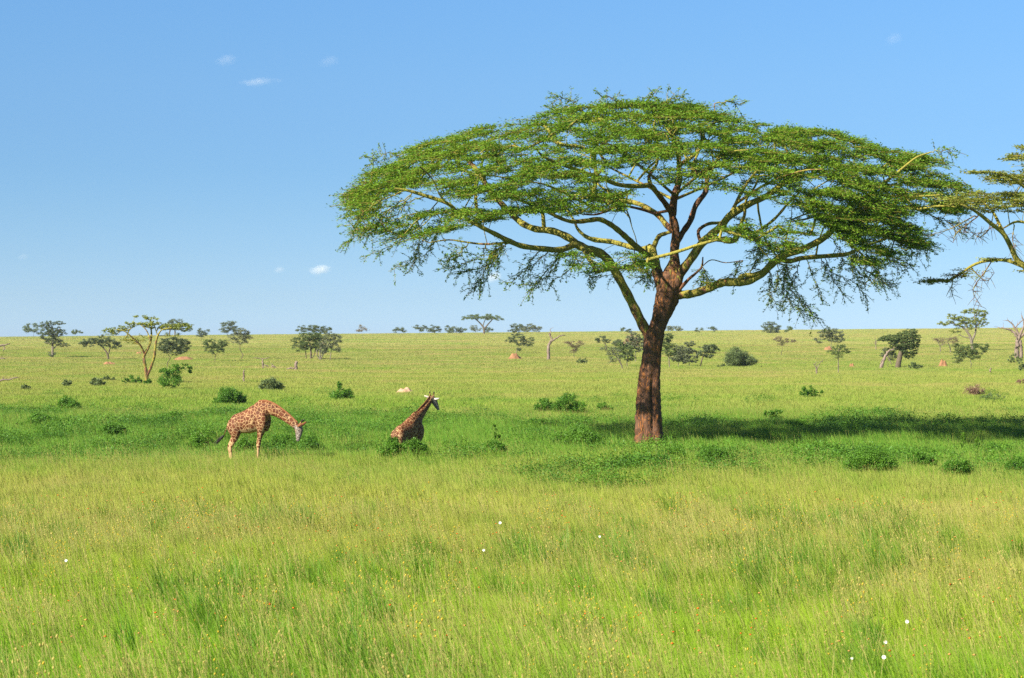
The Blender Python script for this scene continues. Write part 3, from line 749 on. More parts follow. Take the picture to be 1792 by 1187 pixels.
def make_tree(name, cat, label, base, blobs, leaf='dark', bark='bark_far', stems=None, group=None, h0=0.30, dens=1.0, tw=1.0, flat=0.55,
              depth=0.75, grain=1.75, seed=0, cluster=1.0, parts=('trunk', 'crown'), Y=None, trunk_r=None, hang=0.0):
    """base: photo pixel of the foot; blobs: (px, py, rx, ry) foliage masses; stems: traced polylines (px, py, half width px, depth in m)"""
    rng = np.random.default_rng(seed + int(base[0] * 7 + base[1] * 13))
    if 'thicket' in name or 'leafy' in name: cluster *= 1.5; dens *= 1.5
    if Y is None: b = ray_ground(base[0], base[1], h0)
    else:
        x = (base[0] - CX) / F * Y; b = np.array([x, Y, float(ground(x, Y))])
    D = b[1]; s = F / D
    root = empty(name, tuple(b))
    tag(root, label, cat, group)
    sk = Skel()
    cz = [at(bl[0], bl[1], D) for bl in blobs]
    topz = max(c[2] for c in cz)
    Ht = max(topz - b[2], 0.8)
    tr = trunk_r if trunk_r else 0.017 * Ht * tw
    if stems:
        for st in stems:
            P = catmull(np.array([at(p[0], p[1], D + (p[3] if len(p) > 3 else 0)) for p in st]), 3)
            R = np.interp(np.linspace(0, 1, len(P)), np.linspace(0, 1, len(st)), [p[2] / s for p in st])
            P[0][2] = min(P[0][2], b[2]) if st[0][1] >= base[1] - 2 else P[0][2]
            j = None
            if sk.P:
                jj = sk.nearest(P[0])
                if np.linalg.norm(sk.P[jj] - P[0]) < 8 / s: j = jj; P = P[1:]; R = R[1:]
            sk.chain(j, P, R, np.linspace(.62, .25, len(P)) if bark == 'bark' else 0.0)
    else:
        c = np.mean(cz, axis=0)
        f = b + (c - b) * 0.42
        sk.chain(None, [b - [0, 0, 0.2], b + (f - b) * 0.5 + rng.normal(0, 0.05 * Ht, 3) * [1, 1, 0], f], [tr * 1.3, tr, tr * 0.85])
    n_tr = len(sk.chains)
    T = []; LV = []
    for bl in blobs:
        px, py, rx, ry = bl[:4]; dn = bl[4] if len(bl) > 4 else 1.0
        c = at(px, py, D); a, h = rx / s, ry / s
        ncl = max(5, int(0.13 * math.pi * rx * ry * dn * cluster)); ncl = min(ncl, 140)
        rc = 1.25 * math.sqrt(a * h / ncl) * 1.45
        nl = int(math.pi * rx * ry * 9.0 * dn * dens / (grain * grain * 0.5) / ncl) + 2
        for _ in range(ncl):
            u = rng.normal(0, 1, 3); u /= np.linalg.norm(u); rr = rng.uniform(0.25, 1) ** 0.5
            q = c + u * rr * np.array([a * 1.15, a * depth, h * 1.25])
            T.append(q)
            L = grain / s
            C = q + rng.normal(0, 0.5, (nl, 3)) * np.array([rc, rc, rc * flat])
            if hang: C[:, 2] -= np.abs(rng.normal(0, hang, nl)) * rc
            zlow = ground(C[:, 0], C[:, 1]) + 0.1 * rng.random(nl)
            C[:, 2] = np.maximum(C[:, 2], zlow)
            LV.append(leaf_quads(C, L, L * 0.55, rng, 1.1)[0])
    sk.grow(T, b + [0, 0, 0.3 * Ht], max(0.5, Ht * 0.09), rng, sag=0.05, jit=0.12, outward=0.5)
    r = sk.radii(0.0022 * Ht * tw + 0.004, 0.42)
    for i in range(len(sk.P)):
        if sk.fix[i] is None: r[i] = min(r[i], tr * 0.7)
    V, Q, A = sk.tubes(r, sk.chains, tr * 0.4).arrays()
    obj_np(parts[0], V, Q, M[bark], root, smooth=True, attrs={'age': A})
    leaf_obj(parts[1], np.vstack(LV), M[leaf], root)
    return root

def make_bush(label, px, py_base, rx, h, leaf='shrub', group='green shrubs in the grass', lumps=5, seed=0, grain=3.0, name='shrub', h0=0.12, dens=1.0, blobs=None, cat='shrub', shoots=0.5):
    """a leafy shrub: px, row of its foot, half width and height in photo pixels"""
    rng = np.random.default_rng(seed + int(px * 3 + py_base * 5))
    b = ray_ground(px, py_base, h0); D = b[1]; s = F / D
    root = empty(name, tuple(b)); tag(root, label, cat, group)
    if blobs is None:
        blobs = []
        for i in range(lumps):
            u = rng.uniform(-1, 1)
            hh = h * (0.35 + 0.65 * math.sqrt(max(0, 1 - u * u))) * rng.uniform(0.75, 1.05)
            blobs.append((px + u * rx * 0.72, py_base - hh * 0.55, rx * rng.uniform(0.28, 0.42), hh * 0.50))
    sk = Skel(); sk.chain(None, [b - [0, 0, 0.1], b + [0, 0, 0.12 * h / s]], [0.05, 0.04])
    T = []; LV = []
    for (x, y, a, hh) in blobs:
        ncl = max(7, int(a * hh * 0.26 * dens)); v0 = rng.uniform(-0.5, 0.5) * rx / s
        c = at(x, y, D); c[1] += v0
        for _ in range(ncl):
            u = rng.normal(0, 1, 3); u /= np.linalg.norm(u)
            q = c + u * rng.uniform(0.4, 1) ** 0.4 * np.array([a, a, hh]) / s
            q[2] = max(q[2], ground(q[0], q[1]) + 0.08); T.append(q)
            nl = 55; L = grain * 0.8 / s
            # shoots that stick out a little
            d = u * [1, 1, 0.6] + [0, 0, shoots]; d /= np.linalg.norm(d)
            t = rng.uniform(-0.4, 1.1, nl)[:, None]
            C = q + d * t * (0.34 * min(a, hh) / s + 0.05) + rng.normal(0, 1, (nl, 3)) * 0.20 * min(a, hh) / s
            C[:, 2] = np.maximum(C[:, 2], ground(C[:, 0], C[:, 1]) + 0.03)
            LV.append(leaf_quads(C, L, L * 0.55, rng, 1.0)[0])
    sk.grow(T, b, 0.25, rng, sag=0.02, jit=0.10, outward=0.3)
    r = sk.radii(0.006, 0.42)
    V, Q, A = sk.tubes(r, sk.chains, 0.05).arrays()
    obj_np('stems', V, Q, M['bark_far'], root, smooth=True, attrs={'age': A})['kind'] = 'stuff'
    leaf_obj('foliage', np.vstack(LV), M[leaf], root)
    return root

def dead_tree(label, base, lines, mat='deadwood', name='dead_tree', cat='dead tree', group=None, h0=0.2, twigs=1.0, parts=('trunk', 'branch'), Y=None):
    """lines: polylines of (px, py, half width px, depth m); the first is the trunk"""
    rng = np.random.default_rng(int(base[0] * 3 + base[1]))
    if Y is None: b = ray_ground(base[0], base[1], h0)
    else:
        x = (base[0] - CX) / F * Y; b = np.array([x, Y, float(ground(x, Y))])
    D = b[1]; s = F / D
    root = empty(name, tuple(b)); tag(root, label, cat, group)
    for i, ln in enumerate(lines):
        tb = Tubes()
        P = catmull(np.array([at(p[0], p[1], D + (p[3] if len(p) > 3 else 0)) for p in ln]), 4)
        R = np.interp(np.linspace(0, 1, len(P)), np.linspace(0, 1, len(ln)), [p[2] / s for p in ln])
        P[1:] += rng.normal(0, 1, P[1:].shape) * (0.5 / s)
        if i == 0: P[0][2] = ground(P[0][0], P[0][1]) - 0.05
        tb.add(P, R * rng.uniform(0.88, 1.12, len(R)), 8, 0, True)
        for q in range(2, len(P), 2):
            if rng.random() < 0.75 * twigs and len(lines) > 1:
                d = (P[q] - P[q - 1]); L0 = np.linalg.norm(d) + 1e-6; d = d / L0 + rng.normal(0, 0.6, 3) + [0, 0, 0.3]
                d /= np.linalg.norm(d); L = rng.uniform(4, 11) / s
                T = np.array([P[q], P[q] + d * L * 0.5 + rng.normal(0, 0.1 * L, 3), P[q] + d * L])
                tb.add(T, np.array([0.5, 0.35, 0.15]) * max(R[q], 0.8 / s), 4, 0)
        tb.build(parts[0] if i == 0 else parts[1], M[mat], root)
    return root

def mound(label, px, py_base, rx, h, mat='termite', name='termite_mound', cat='termite mound', group='termite mounds', peaks=3):
    rng = np.random.default_rng(int(px))
    b = ray_ground(px, py_base, 0.15); s = F / b[1]
    a = rx / s; hh = h / s + 0.42
    root_loc = b
    nr, nt_ = 26, 48
    pk = [(rng.uniform(-0.45, 0.45), rng.uniform(-0.4, 0.4), rng.uniform(0.7, 1.0), rng.uniform(0.42, 0.62)) for _ in range(peaks)]
    V = []
    for i in range(nr):
        rr = i / (nr - 1)
        for j in range(nt_):
            t = 2 * math.pi * j / nt_
            e = 1 + 0.12 * math.sin(3 * t + px) + 0.07 * math.sin(7 * t)
            x, y = rr * math.cos(t) * e, rr * math.sin(t) * e
            z = max(hk * math.exp(-((x - qx) ** 2 + (y - qy) ** 2) / (wk * wk)) for qx, qy, hk, wk in pk)
            z *= (1 - rr ** 3); z += 0.06 * math.sin(9 * x + 5 * y) * (1 - rr) + rng.normal(0, 0.012)
            X, Y = b[0] + x * a, b[1] + y * a * 0.9
            V.append((X, Y, float(ground(X, Y)) + z * hh - (0.1 if i == nr - 1 else 0)))
    V = np.array(V) ; Q = []
    for i in range(nr - 1):
        for j in range(nt_):
            Q.append((i * nt_ + j, (i + 1) * nt_ + j, (i + 1) * nt_ + (j + 1) % nt_, i * nt_ + (j + 1) % nt_))
    o = bpy.data.objects.new(name, mesh_np(name, V - b, np.array(Q), M[mat], smooth=True)); o.location = b; link(o)
    tag(o, label, cat, group)
    MOUNDS.append((b[0], b[1], a))
    return o
MOUNDS = []

GP, GS, GD = 'trees scattered over the plain', 'trees along the skyline', 'dead trees and stumps'
T_ = make_tree
def build_plain():
    # left quarter
    T_('small_acacia', 'tree', 'small flat topped tree on the skyline at the far left', (60, 588), [(58, 573, 15, 6), (50, 578, 8, 3), (66, 580, 10, 4)], 'mossy', group=GS)
    T_('tiered_tree', 'tree', 'tall dark tree with tiered boughs and a pale forked stem', (92, 624), [(92, 566, 19, 3.5), (80, 571, 10, 4), (96, 578, 16, 5), (84, 588, 15, 6), (100, 584, 16, 5), (94, 597, 16, 6), (111, 604, 10, 3), (92, 620, 6, 4)],
       'dark', 'bark_pale', stems=[[(92, 625, 2.2), (92, 605, 1.8), (93, 585, 1.4), (91, 570, 0.8)], [(92, 612, 1.2), (103, 602, 0.9), (112, 604, 0.6)], [(93, 590, 1), (105, 576, .6)]], group=GP, cluster=1.3)
    make_bush('low dark bush on the skyline next to the tiered tree', 131, 585, 14, 7, 'mossy', GS, 4, grain=2.0, name='bush', cat='bush')
    T_('spreading_tree', 'tree', 'low wide dark tree with crooked trunks left of the yellow acacia', (190, 627), [(160, 599, 20, 6), (178, 594, 16, 6), (190, 600, 18, 6), (203, 605, 9, 5), (148, 602, 9, 4)], 'dark',
       stems=[[(190, 628, 1.8), (187, 618, 1.5), (180, 608, 1.1), (172, 602, .8)], [(190, 622, 1.2), (192, 610, 1), (191, 602, .7)]], group=GP)
    T_('yellow_acacia', 'tree', 'yellow stemmed forked acacia with a sparse flat olive crown', (257, 667),
       [(250, 554.5, 20, 1.6, .8), (266, 558, 16, 2, .8), (238, 566, 22, 2.4), (262, 566, 20, 3), (204, 577, 22, 3), (190, 580, 10, 2), (222, 572, 14, 2), (272, 571, 22, 4), (311, 571, 26, 4.5), (325, 577, 14, 3), (296, 574, 14, 3.5), (225, 596, 12, 7, .35), (246, 590, 14, 8, .25), (300, 584, 16, 4, .35), (190, 584, 14, 4, .35)],
       'olive', 'bark', stems=[[(257, 669, 3.6), (256, 655, 3.2), (254, 640, 2.8), (252, 624, 2.6), (258, 612, 2.2), (263, 600, 2, .5), (265, 585, 1.6, .5), (264, 572, 1, .5)],
                               [(257, 658, 2.6), (264, 643, 2.4), (270, 624, 2.4, -.4), (272, 606, 2, -.6), (276, 588, 1.6, -.8), (284, 577, 1, -1), (300, 574, .7, -1.2)],
                               [(253, 620, 1.8), (246, 605, 1.6, -.5), (238, 597, 1.6, -.8), (226, 586, 1.3, -1.2), (216, 579, 1, -1.4), (200, 577, .7, -1.6)],
                               [(263, 594, 1.2), (256, 578, 1, .6), (245, 568, .8, 1), (235, 565, .5, 1.2)], [(276, 588, 1), (268, 566, .7), (255, 556, .5)]],
       group=GP, depth=0.6, cluster=1.1, grain=2.4)
    T_('flat_topped_tree', 'tree', 'dark flat cap of a tree on the skyline seen behind the yellow acacia', (306, 586), [(307, 562, 15, 3), (308, 568, 20, 4), (296, 570, 10, 3), (322, 571, 10, 3)], 'dark', group=GS,
       stems=[[(296, 587, 1.4), (298, 577, 1.2), (302, 568, .8)], [(306, 586, 1.2), (307, 575, 1), (312, 567, .7)]], Y=1150)
    T_('round_tree', 'tree', 'dense dark round tree partly hidden by the yellow acacia', (293, 640), [(300, 600, 20, 9), (316, 606, 16, 10), (288, 604, 14, 10), (303, 612, 22, 9), (320, 598, 10, 5)], 'dark', 'bark_far', tw=1.0, group=GP)
    T_('small_forked_tree', 'tree', 'tiny crooked tree with one raised arm just below the skyline', (350, 598), [(352, 585, 7, 6), (351, 579, 4, 3), (363, 579, 6, 1.6), (358, 584, 5, 3)], 'dark', group=GP, Y=880)
    T_('skyline_tree', 'tree', 'dense dark rounded tree on the skyline behind two grey trees', (398, 586), [(398, 571, 13, 7), (405, 566, 8, 4), (412, 577, 9, 5), (393, 577, 9, 5)], 'dark', group=GS, Y=1120)
    T_('grey_tree', 'tree', 'airy grey green tree with a slender trunk, right of the skyline tree', (421, 627), [(412, 588, 12, 6, .8), (424, 582, 12, 6, .8), (432, 588, 9, 8, .8), (420, 597, 12, 6, .6), (406, 596, 8, 4, .5)], 'greyleaf', group=GP)
    T_('bushy_tree', 'tree', 'low bushy dark tree with a short dark trunk below the grey tree', (376, 631), [(368, 602, 13, 7), (382, 602, 12, 7), (392, 600, 8, 6), (372, 611, 14, 7), (386, 613, 6, 4)], 'mossy', group=GP)
    for a in [('sprawling grey green shrub in the grass left of the yellow acacia', 113, 677, 14, 12, 'shrub_grey'), ('wide thin leaved grey green shrub between two other low shrubs', 162, 676, 22, 13, 'shrub_grey'),
              ('bright green shrub at the left foot of the yellow acacia', 231, 672, 16, 14, 'shrub'), ('small green shrub at the right foot of the yellow acacia', 262, 674, 12, 9, 'shrub'),
              ('faint low shrub nearest the left edge of the view', 46, 681, 10, 6, 'shrub_grey'), ('pale green low shrub just behind the wide grey green shrub', 190, 667, 12, 8, 'shrub_grey')]:
        make_bush(*a)
    make_bush('tall leafy bush with a leaning arm of leaves on its right', 301, 681, 22, 38, 'shrub', None, blobs=[(300, 668, 17, 9), (304, 655, 12, 10), (290, 651, 8, 5), (312, 646, 6, 5), (306, 645, 6, 5), (324, 642, 7, 4), (331, 646, 4, 3), (331, 652, 3, 3), (284, 650, 5, 3), (288, 668, 8, 8)], name='leafy_bush', cat='bush', grain=3.0)
    make_bush('dense rounded green bush behind the back of the grazing giraffe', 400, 708, 27, 27, 'shrub', None, 8, name='rounded_bush', cat='bush', dens=1.2)
    make_bush('open dull green bush behind and above the grazing giraffe neck', 475, 684, 22, 22, 'shrub_grey', None, 7, name='open_bush', cat='bush')
    make_bush('bright green pointed bush between the two giraffes', 598, 700, 21, 27, 'shrub', None, blobs=[(596, 690, 16, 8), (606, 692, 13, 7), (595, 680, 6, 7), (592, 674, 4, 4), (582, 692, 6, 5), (614, 684, 6, 3)], name='pointed_bush', cat='bush')
    # centre left
    T_('back_umbrella_tree', 'tree', 'flat umbrella top rising behind the bushy clump left of centre', (543, 606), [(540, 573, 18, 3.5), (528, 578, 12, 2.5), (552, 576, 14, 4), (571, 575, 9, 4), (562, 580, 12, 4)], 'dark', group=GP, Y=700)
    T_('clump_tree', 'tree', 'dense bushy tree at the front of the clump left of centre', (544, 627), [(538, 588, 18, 7), (552, 590, 16, 7), (525, 606, 14, 8), (542, 601, 18, 9), (558, 600, 10, 12), (518, 596, 8, 4)], 'mossy', group=GP,
       stems=[[(544, 628, 1.8), (544, 612, 1.6), (542, 600, 1.2)], [(536, 627, .9), (534, 612, .8), (530, 604, .6)], [(550, 627, .8), (552, 610, .7)]])
    T_('pale_stemmed_tree', 'tree', 'lighter green tree with several pale stems at the right of the clump', (561, 628), [(578, 588, 14, 7, .8), (590, 594, 9, 6, .8), (573, 602, 14, 9, .8), (586, 608, 10, 8, .7), (566, 612, 9, 7)], 'greyleaf', 'bark_pale', group=GP,
       stems=[[(561, 629, 1.5), (560, 614, 1.2), (566, 600, .9)], [(562, 628, 1.1), (568, 614, 1), (577, 600, .7)], [(556, 628, 1.1), (554, 612, .9)], [(578, 627, .9), (580, 612, .7), (584, 600, .5)]])
    T_('thin_brown_tree', 'tree', 'thin brownish half bare tree standing alone just below the skyline', (636, 592), [(632, 575, 7, 5, .5), (638, 578, 6, 3, .5), (627, 578, 4, 2, .4)], 'brownleaf', 'bark_pale', group=GP, Y=920)
    T_('low_skyline_tree', 'tree', 'lone small dark tree on the skyline above the pale mound', (698, 584), [(698, 576, 9, 3.5), (693, 579, 5, 3), (704, 579, 6, 2.5)], 'dark', group=GS)
    T_('low_skyline_tree', 'tree', 'left one of a touching pair of dark skyline trees', (735, 584), [(735, 572, 10, 3), (742, 576, 8, 4), (728, 574, 6, 2)], 'dark', group=GS)
    T_('low_skyline_tree', 'tree', 'right, rounder one of a touching pair of dark skyline trees', (761, 584), [(761, 575, 10, 5), (756, 578, 6, 4), (767, 577, 5, 4)], 'dark', group=GS)
    T_('low_skyline_tree', 'tree', 'small dark skyline tree at the left end of a long low grove', (786, 584), [(784, 576, 5, 4.5), (788, 578, 5, 4)], 'dark', group=GS)
    T_('low_skyline_tree', 'tree', 'long low dark grove tree just left of the tall flat topped acacia', (802, 584), [(797, 577, 10, 4), (808, 578, 9, 4), (789, 579, 5, 3)], 'dark', group=GS)
    T_('flat_topped_acacia', 'tree', 'large classic flat topped acacia on the skyline with an open V of limbs', (847, 583), [(845, 553, 24, 2.6), (826, 555, 16, 2.6), (864, 556, 16, 2.6), (845, 557, 26, 2.6), (815, 559, 7, 1.5), (875, 559, 7, 1.8)], 'mossy', 'bark_far',
       stems=[[(847, 584, 2), (847, 576, 1.8), (843, 569, 1.3), (834, 560, 1), (826, 556, .6)], [(847, 576, 1.3), (853, 569, 1.2), (860, 561, .9), (866, 556, .6)], [(845, 571, 1), (848, 562, .7), (852, 556, .5)]], group=GS, cluster=1.2, Y=1180)
    T_('low_skyline_tree', 'tree', 'small light grey tree under the left side of the flat topped acacia', (832, 584), [(831, 573, 6, 4, .8), (828, 577, 5, 3, .8), (837, 575, 4, 3, .8)], 'greyleaf', group=GS)
    T_('low_skyline_tree', 'tree', 'low dark tree under the right side of the flat topped acacia', (857, 583), [(856, 577, 8, 3), (851, 579, 5, 3)], 'dark', group=GS)
    T_('grove_tree', 'tree', 'left, darker tree of the wide grove on the skyline', (908, 583), [(905, 572, 10, 5), (899, 577, 8, 5), (912, 576, 8, 5)], 'dark', group=GS)
    T_('grove_tree', 'tree', 'right, greyer tree of the wide grove on the skyline', (932, 583), [(928, 572, 11, 4), (940, 575, 9, 5), (920, 576, 9, 5)], 'greyleaf', group=GS)
    # centre
    T_('dark_acacia', 'tree', 'dark layered acacia standing on an orange earth mound', (902, 617), [(903, 588, 12, 4), (893, 596, 9, 4), (922, 594, 13, 4.5), (925, 602, 9, 4), (909, 600, 9, 4), (912, 611, 6, 3)], 'dark', 'bark_pale', group=GP)
    T_('brown_bare_tree', 'tree', 'small brownish bushy tree right of the pale dead tree', (1005, 625), [(997, 602, 9, 4, .6), (1010, 602, 10, 5, .6), (1005, 610, 8, 6, .6)], 'brownleaf', 'bark_pale', group=GP)
    T_('low_skyline_tree', 'tree', 'tiny dark tree on the skyline left of the big trunk', (1096, 584), [(1094, 577, 8, 3.2), (1101, 579, 5, 2.5)], 'dark', group=GS)
    T_('low_skyline_tree', 'tree', 'flat grey skyline tree just right of the big trunk', (1181, 584), [(1180, 574, 12, 3), (1188, 577, 7, 3), (1173, 577, 6, 2.5)], 'greyleaf', group=GS)
    T_('low_skyline_tree', 'tree', 'small dark skyline tree, left of two right of the big trunk', (1224, 584), [(1223, 577, 8, 2.8)], 'dark', group=GS)
    T_('low_skyline_tree', 'tree', 'small dark skyline tree, right of two right of the big trunk', (1246, 584), [(1245, 575, 6, 3.5), (1251, 577, 4, 2.5)], 'dark', group=GS)
    T_('layered_sapling', 'tree', 'small dark leaning tree with a tuft of leaves, left end of the thicket', (1062, 612), [(1052, 593, 9, 4), (1061, 597, 9, 3), (1048, 597, 4, 3)], 'dark', group=GP,
       stems=[[(1062, 614, 1), (1060, 604, .9), (1055, 597, .6)]])
    T_('layered_sapling', 'tree', 'dark narrow tree between the tuft and the pinkish bush', (1084, 617), [(1080, 600, 7, 5), (1084, 607, 8, 6), (1075, 603, 4, 3)], 'dark', group=GP)
    T_('pale_leaning_tree', 'tree', 'airy pale grey tree on a leaning whitish stem left of the big trunk', (1089, 644), [(1070, 616, 16, 6, .6), (1076, 626, 13, 7, .6), (1062, 610, 9, 4, .5)], 'greyleaf', 'bark_pale', group=GP,
       stems=[[(1090, 645, 1.3), (1084, 632, 1.1), (1077, 622, .8), (1070, 614, .5)]])
    make_bush('pinkish brown dry bush behind the big trunk', 1104, 608, 14, 26, 'shrub_brown', None, 5, name='dry_bush', cat='bush', grain=2.4)
    T_('pale_thicket_tree', 'tree', 'light green airy tree hidden partly by the big trunk', (1112, 632), [(1112, 590, 14, 8, .8), (1116, 604, 14, 10, .8), (1104, 606, 10, 6, .7)], 'greyleaf', 'bark_pale', group=GP)
    T_('thicket_tree', 'tree', 'dark upright tree touching the right side of the big trunk', (1172, 642), [(1168, 589, 9, 5), (1170, 604, 12, 6), (1172, 616, 13, 6), (1165, 597, 7, 5)], 'mossy', 'bark_pale', group=GP)
    T_('thicket_tree', 'tree', 'tall airy tree in the middle of the thicket right of the big trunk', (1207, 639), [(1207, 601, 9, 4), (1200, 612, 12, 6, .8), (1212, 619, 14, 7, .8), (1190, 623, 12, 7, .8), (1208, 629, 14, 5, .7)], 'greyleaf', 'bark_pale', group=GP)
    T_('thicket_tree', 'tree', 'dark leaning tree at the right end of the thicket', (1226, 639), [(1240, 608, 15, 5), (1245, 613, 13, 5), (1231, 619, 9, 5), (1243, 624, 7, 3)], 'dark', 'bark_far', group=GP,
       stems=[[(1226, 640, 1.3), (1229, 628, 1.1), (1235, 616, .8)]])
    T_('thicket_tree', 'tree', 'low spreading grey green tree in the thicket beside the tree touching the big trunk', (1188, 640), [(1188, 612, 12, 6), (1184, 624, 13, 8), (1196, 630, 10, 6)], 'greyleaf', 'bark_pale', group=GP)
    T_('thicket_tree', 'tree', 'low grey green tree just left of the big trunk in the thicket', (1098, 640), [(1096, 612, 12, 8), (1100, 624, 12, 7), (1088, 606, 9, 6)], 'mossy', 'bark_pale', group=GP)
    make_bush('big rounded grey green bush right of the thicket', 1293, 642, 29, 32, 'shrub_grey', None, 10, name='round_bush', cat='bush', grain=2.4, dens=1.3)
    make_bush('small dark bush beside the big rounded grey bush', 1262, 643, 8, 6, 'shrub_grey', None, 3, name='small_bush', cat='bush', grain=2.2)
    make_bush('small dark green bush alone on the plain right of the dead tree', 1019, 636, 11, 9, 'shrub_grey', None, 4, name='small_bush', cat='bush', grain=2.2)
    make_bush('left, looser part of the green bushes in front of the big trunk', 953, 722, 21, 20, 'shrub', None, 6, name='green_bush', cat='bush')
    make_bush('tallest bright green bush left of the big trunk', 992, 724, 26, 34, 'shrub', None, blobs=[(992, 706, 17, 9), (996, 696, 10, 7), (1012, 712, 15, 7), (985, 700, 8, 6), (976, 714, 10, 7), (1004, 718, 20, 5)], name='green_bush', cat='bush', dens=1.2)
    make_bush('small bright green bush nearest the left side of the big trunk', 1057, 721, 16, 16, 'shrub', None, 5, name='green_bush', cat='bush')
    # right
    T_('block_tree', 'tree', 'squarish dense dark tree on the skyline right of the big trunk', (1349, 586), [(1344, 572, 9, 8), (1355, 573, 9, 8), (1349, 577, 13, 6), (1361, 578, 5, 5)], 'dark', group=GS, Y=1120)
    T_('low_skyline_tree', 'tree', 'tiny tree on the skyline right of the squarish tree', (1380, 584), [(1380, 575, 5, 4), (1378, 579, 4, 3)], 'mossy', group=GS)
    T_('thin_sapling', 'tree', 'thin small tree with a lopsided sparse crown below the squarish tree', (1368, 621), [(1362, 594, 9, 4, .6), (1372, 596, 8, 4, .6), (1384, 597, 8, 2.4, .8), (1366, 601, 7, 4, .4)], 'brownleaf', 'bark_far', group=GP)
    T_('tan_tree', 'tree', 'broad grey brown tree standing on a red earth mound', (1455, 610), [(1453, 579, 14, 5), (1462, 586, 14, 7), (1444, 584, 11, 6), (1434, 596, 8, 4), (1470, 594, 8, 5), (1456, 594, 12, 5, .7)], 'greyleaf', 'bark_pale', group=GP)
    T_('slender_tree', 'tree', 'slender airy tree with a pale stem in front of the red mound', (1467, 652), [(1468, 607, 12, 4), (1478, 614, 9, 4), (1458, 617, 11, 4, .8), (1466, 623, 8, 5, .5)], 'mossy', 'bark_pale', group=GP,
       stems=[[(1467, 654, .9), (1467, 640, .9), (1467, 625, .8), (1468, 610, .5)]])
    T_('big_leafy_tree', 'tree', 'big dense bright green tree leaning left over a broken trunk', (1571, 641), [(1593, 583, 14, 6), (1586, 590, 22, 8), (1562, 592, 22, 5), (1550, 594, 14, 3.5), (1582, 600, 24, 9), (1600, 598, 10, 10), (1590, 612, 15, 10), (1592, 622, 9, 5), (1568, 604, 12, 7)], 'mossy', 'bark_far', group=GP,
       stems=[[(1571, 643, 5), (1574, 628, 4.5), (1578, 612, 4), (1584, 598, 2.5)]], cluster=1.2)
    T_('grey_undergrowth_tree', 'tree', 'grey twiggy tree under the left side of the big leafy tree', (1553, 640), [(1553, 615, 11, 7, .8), (1562, 622, 9, 8, .8), (1548, 621, 6, 5, .8)], 'greyleaf', 'bark_far', group=GP)
    dead_tree('pale broken trunk leaning up to the right below the big leafy tree', (1542, 644), [[(1541, 645, 3), (1545, 634, 3), (1549, 624, 2.4), (1553, 616, 2)], [(1551, 620, 1.8), (1557, 613, 1.6), (1565, 612, 1)], [(1552, 622, 1.1), (1558, 632, .9), (1560, 638, .7)]], name='broken_trunk', group=GD, twigs=.3)
    make_bush('low grey green bush right of the foot of the big leafy tree', 1598, 646, 13, 11, 'shrub_grey', None, 4, name='low_bush', cat='bush', grain=2.2)
    make_bush('tiny low bush right of the grey green bush', 1611, 644, 4, 8, 'shrub_grey', None, 2, name='low_bush', cat='bush', grain=2.2)
    T_('grey_flat_tree', 'tree', 'brownish flat airy tree left of the tall pale trunked tree', (1646, 615), [(1650, 594, 14, 3, .5), (1662, 592, 14, 3, .5), (1672, 596, 10, 3, .4), (1641, 598, 7, 3, .4), (1660, 602, 14, 4, .2)], 'brownleaf', 'bark_pale', group=GP,
       stems=[[(1646, 617, .9), (1645, 606, .8), (1640, 597, .5)], [(1663, 624, 1.2), (1663, 610, 1), (1658, 598, .6)], [(1645, 606, .6), (1655, 598, .4)]])
    T_('tall_layered_tree', 'tree', 'tall layered acacia with pale trunk breaking the skyline near the right', (1702, 612), [(1705, 545, 16, 4), (1718, 548, 11, 4), (1692, 546, 10, 3), (1668, 554, 13, 4), (1682, 559, 13, 4), (1714, 557, 14, 4.5), (1655, 565, 14, 3), (1648, 568, 8, 2), (1688, 568, 16, 4.5), (1716, 567, 13, 4), (1705, 574, 12, 3, .6), (1672, 578, 10, 4, .8), (1694, 562, 14, 4)],
       'olive', 'bark_pale', stems=[[(1702, 615, 3), (1701, 602, 2.8), (1699, 592, 2.4), (1694, 583, 2), (1686, 574, 1.4), (1672, 567, .9), (1658, 566, .6)], [(1700, 598, 2), (1706, 585, 1.8), (1708, 572, 1.4), (1706, 558, 1), (1705, 548, .6)],
                                    [(1694, 583, 1.3), (1692, 572, 1), (1682, 561, .8), (1670, 556, .5)], [(1708, 572, 1.1), (1716, 564, .8), (1722, 553, .5)], [(1699, 592, 1), (1688, 590, .8), (1678, 586, .6)]], group=GP, cluster=1.2, depth=.6, grain=2.0)
    T_('thorn_tree', 'tree', 'wide dark bushy tree in front of the tall pale trunked tree', (1696, 642), [(1680, 607, 11, 6), (1694, 614, 18, 8), (1676, 625, 10, 9), (1718, 606, 12, 4), (1724, 612, 7, 4), (1702, 622, 16, 8, .8), (1708, 604, 8, 3)], 'mossy', 'bark_pale', group=GP, seed=3)
    dead_tree('large bare dead tree with a double trunk cut by the right edge of the view', (1783, 627), [[(1780, 629, 4.5), (1779, 612, 4), (1781, 596, 3.8), (1786, 584, 3)], [(1786, 628, 3.4), (1787, 610, 3), (1785, 596, 2.6)],
               [(1782, 592, 2.4), (1774, 582, 2), (1766, 577, 1.6), (1756, 575, 1), (1746, 573, .7)], [(1784, 588, 2.4), (1776, 574, 1.6), (1770, 566, 1.2), (1762, 560, .7)], [(1786, 586, 2.2), (1792, 570, 1.6), (1789, 552, 1)], [(1786, 590, 2.4), (1798, 576, 1.6), (1806, 560, .9)], [(1776, 574, 1), (1784, 566, .9), (1790, 560, .7)]], group=GD)
    make_bush('small grey bush at the foot of the large dead tree', 1776, 636, 12, 17, 'shrub_grey', None, 4, name='foot_bush', cat='bush', grain=2.2)
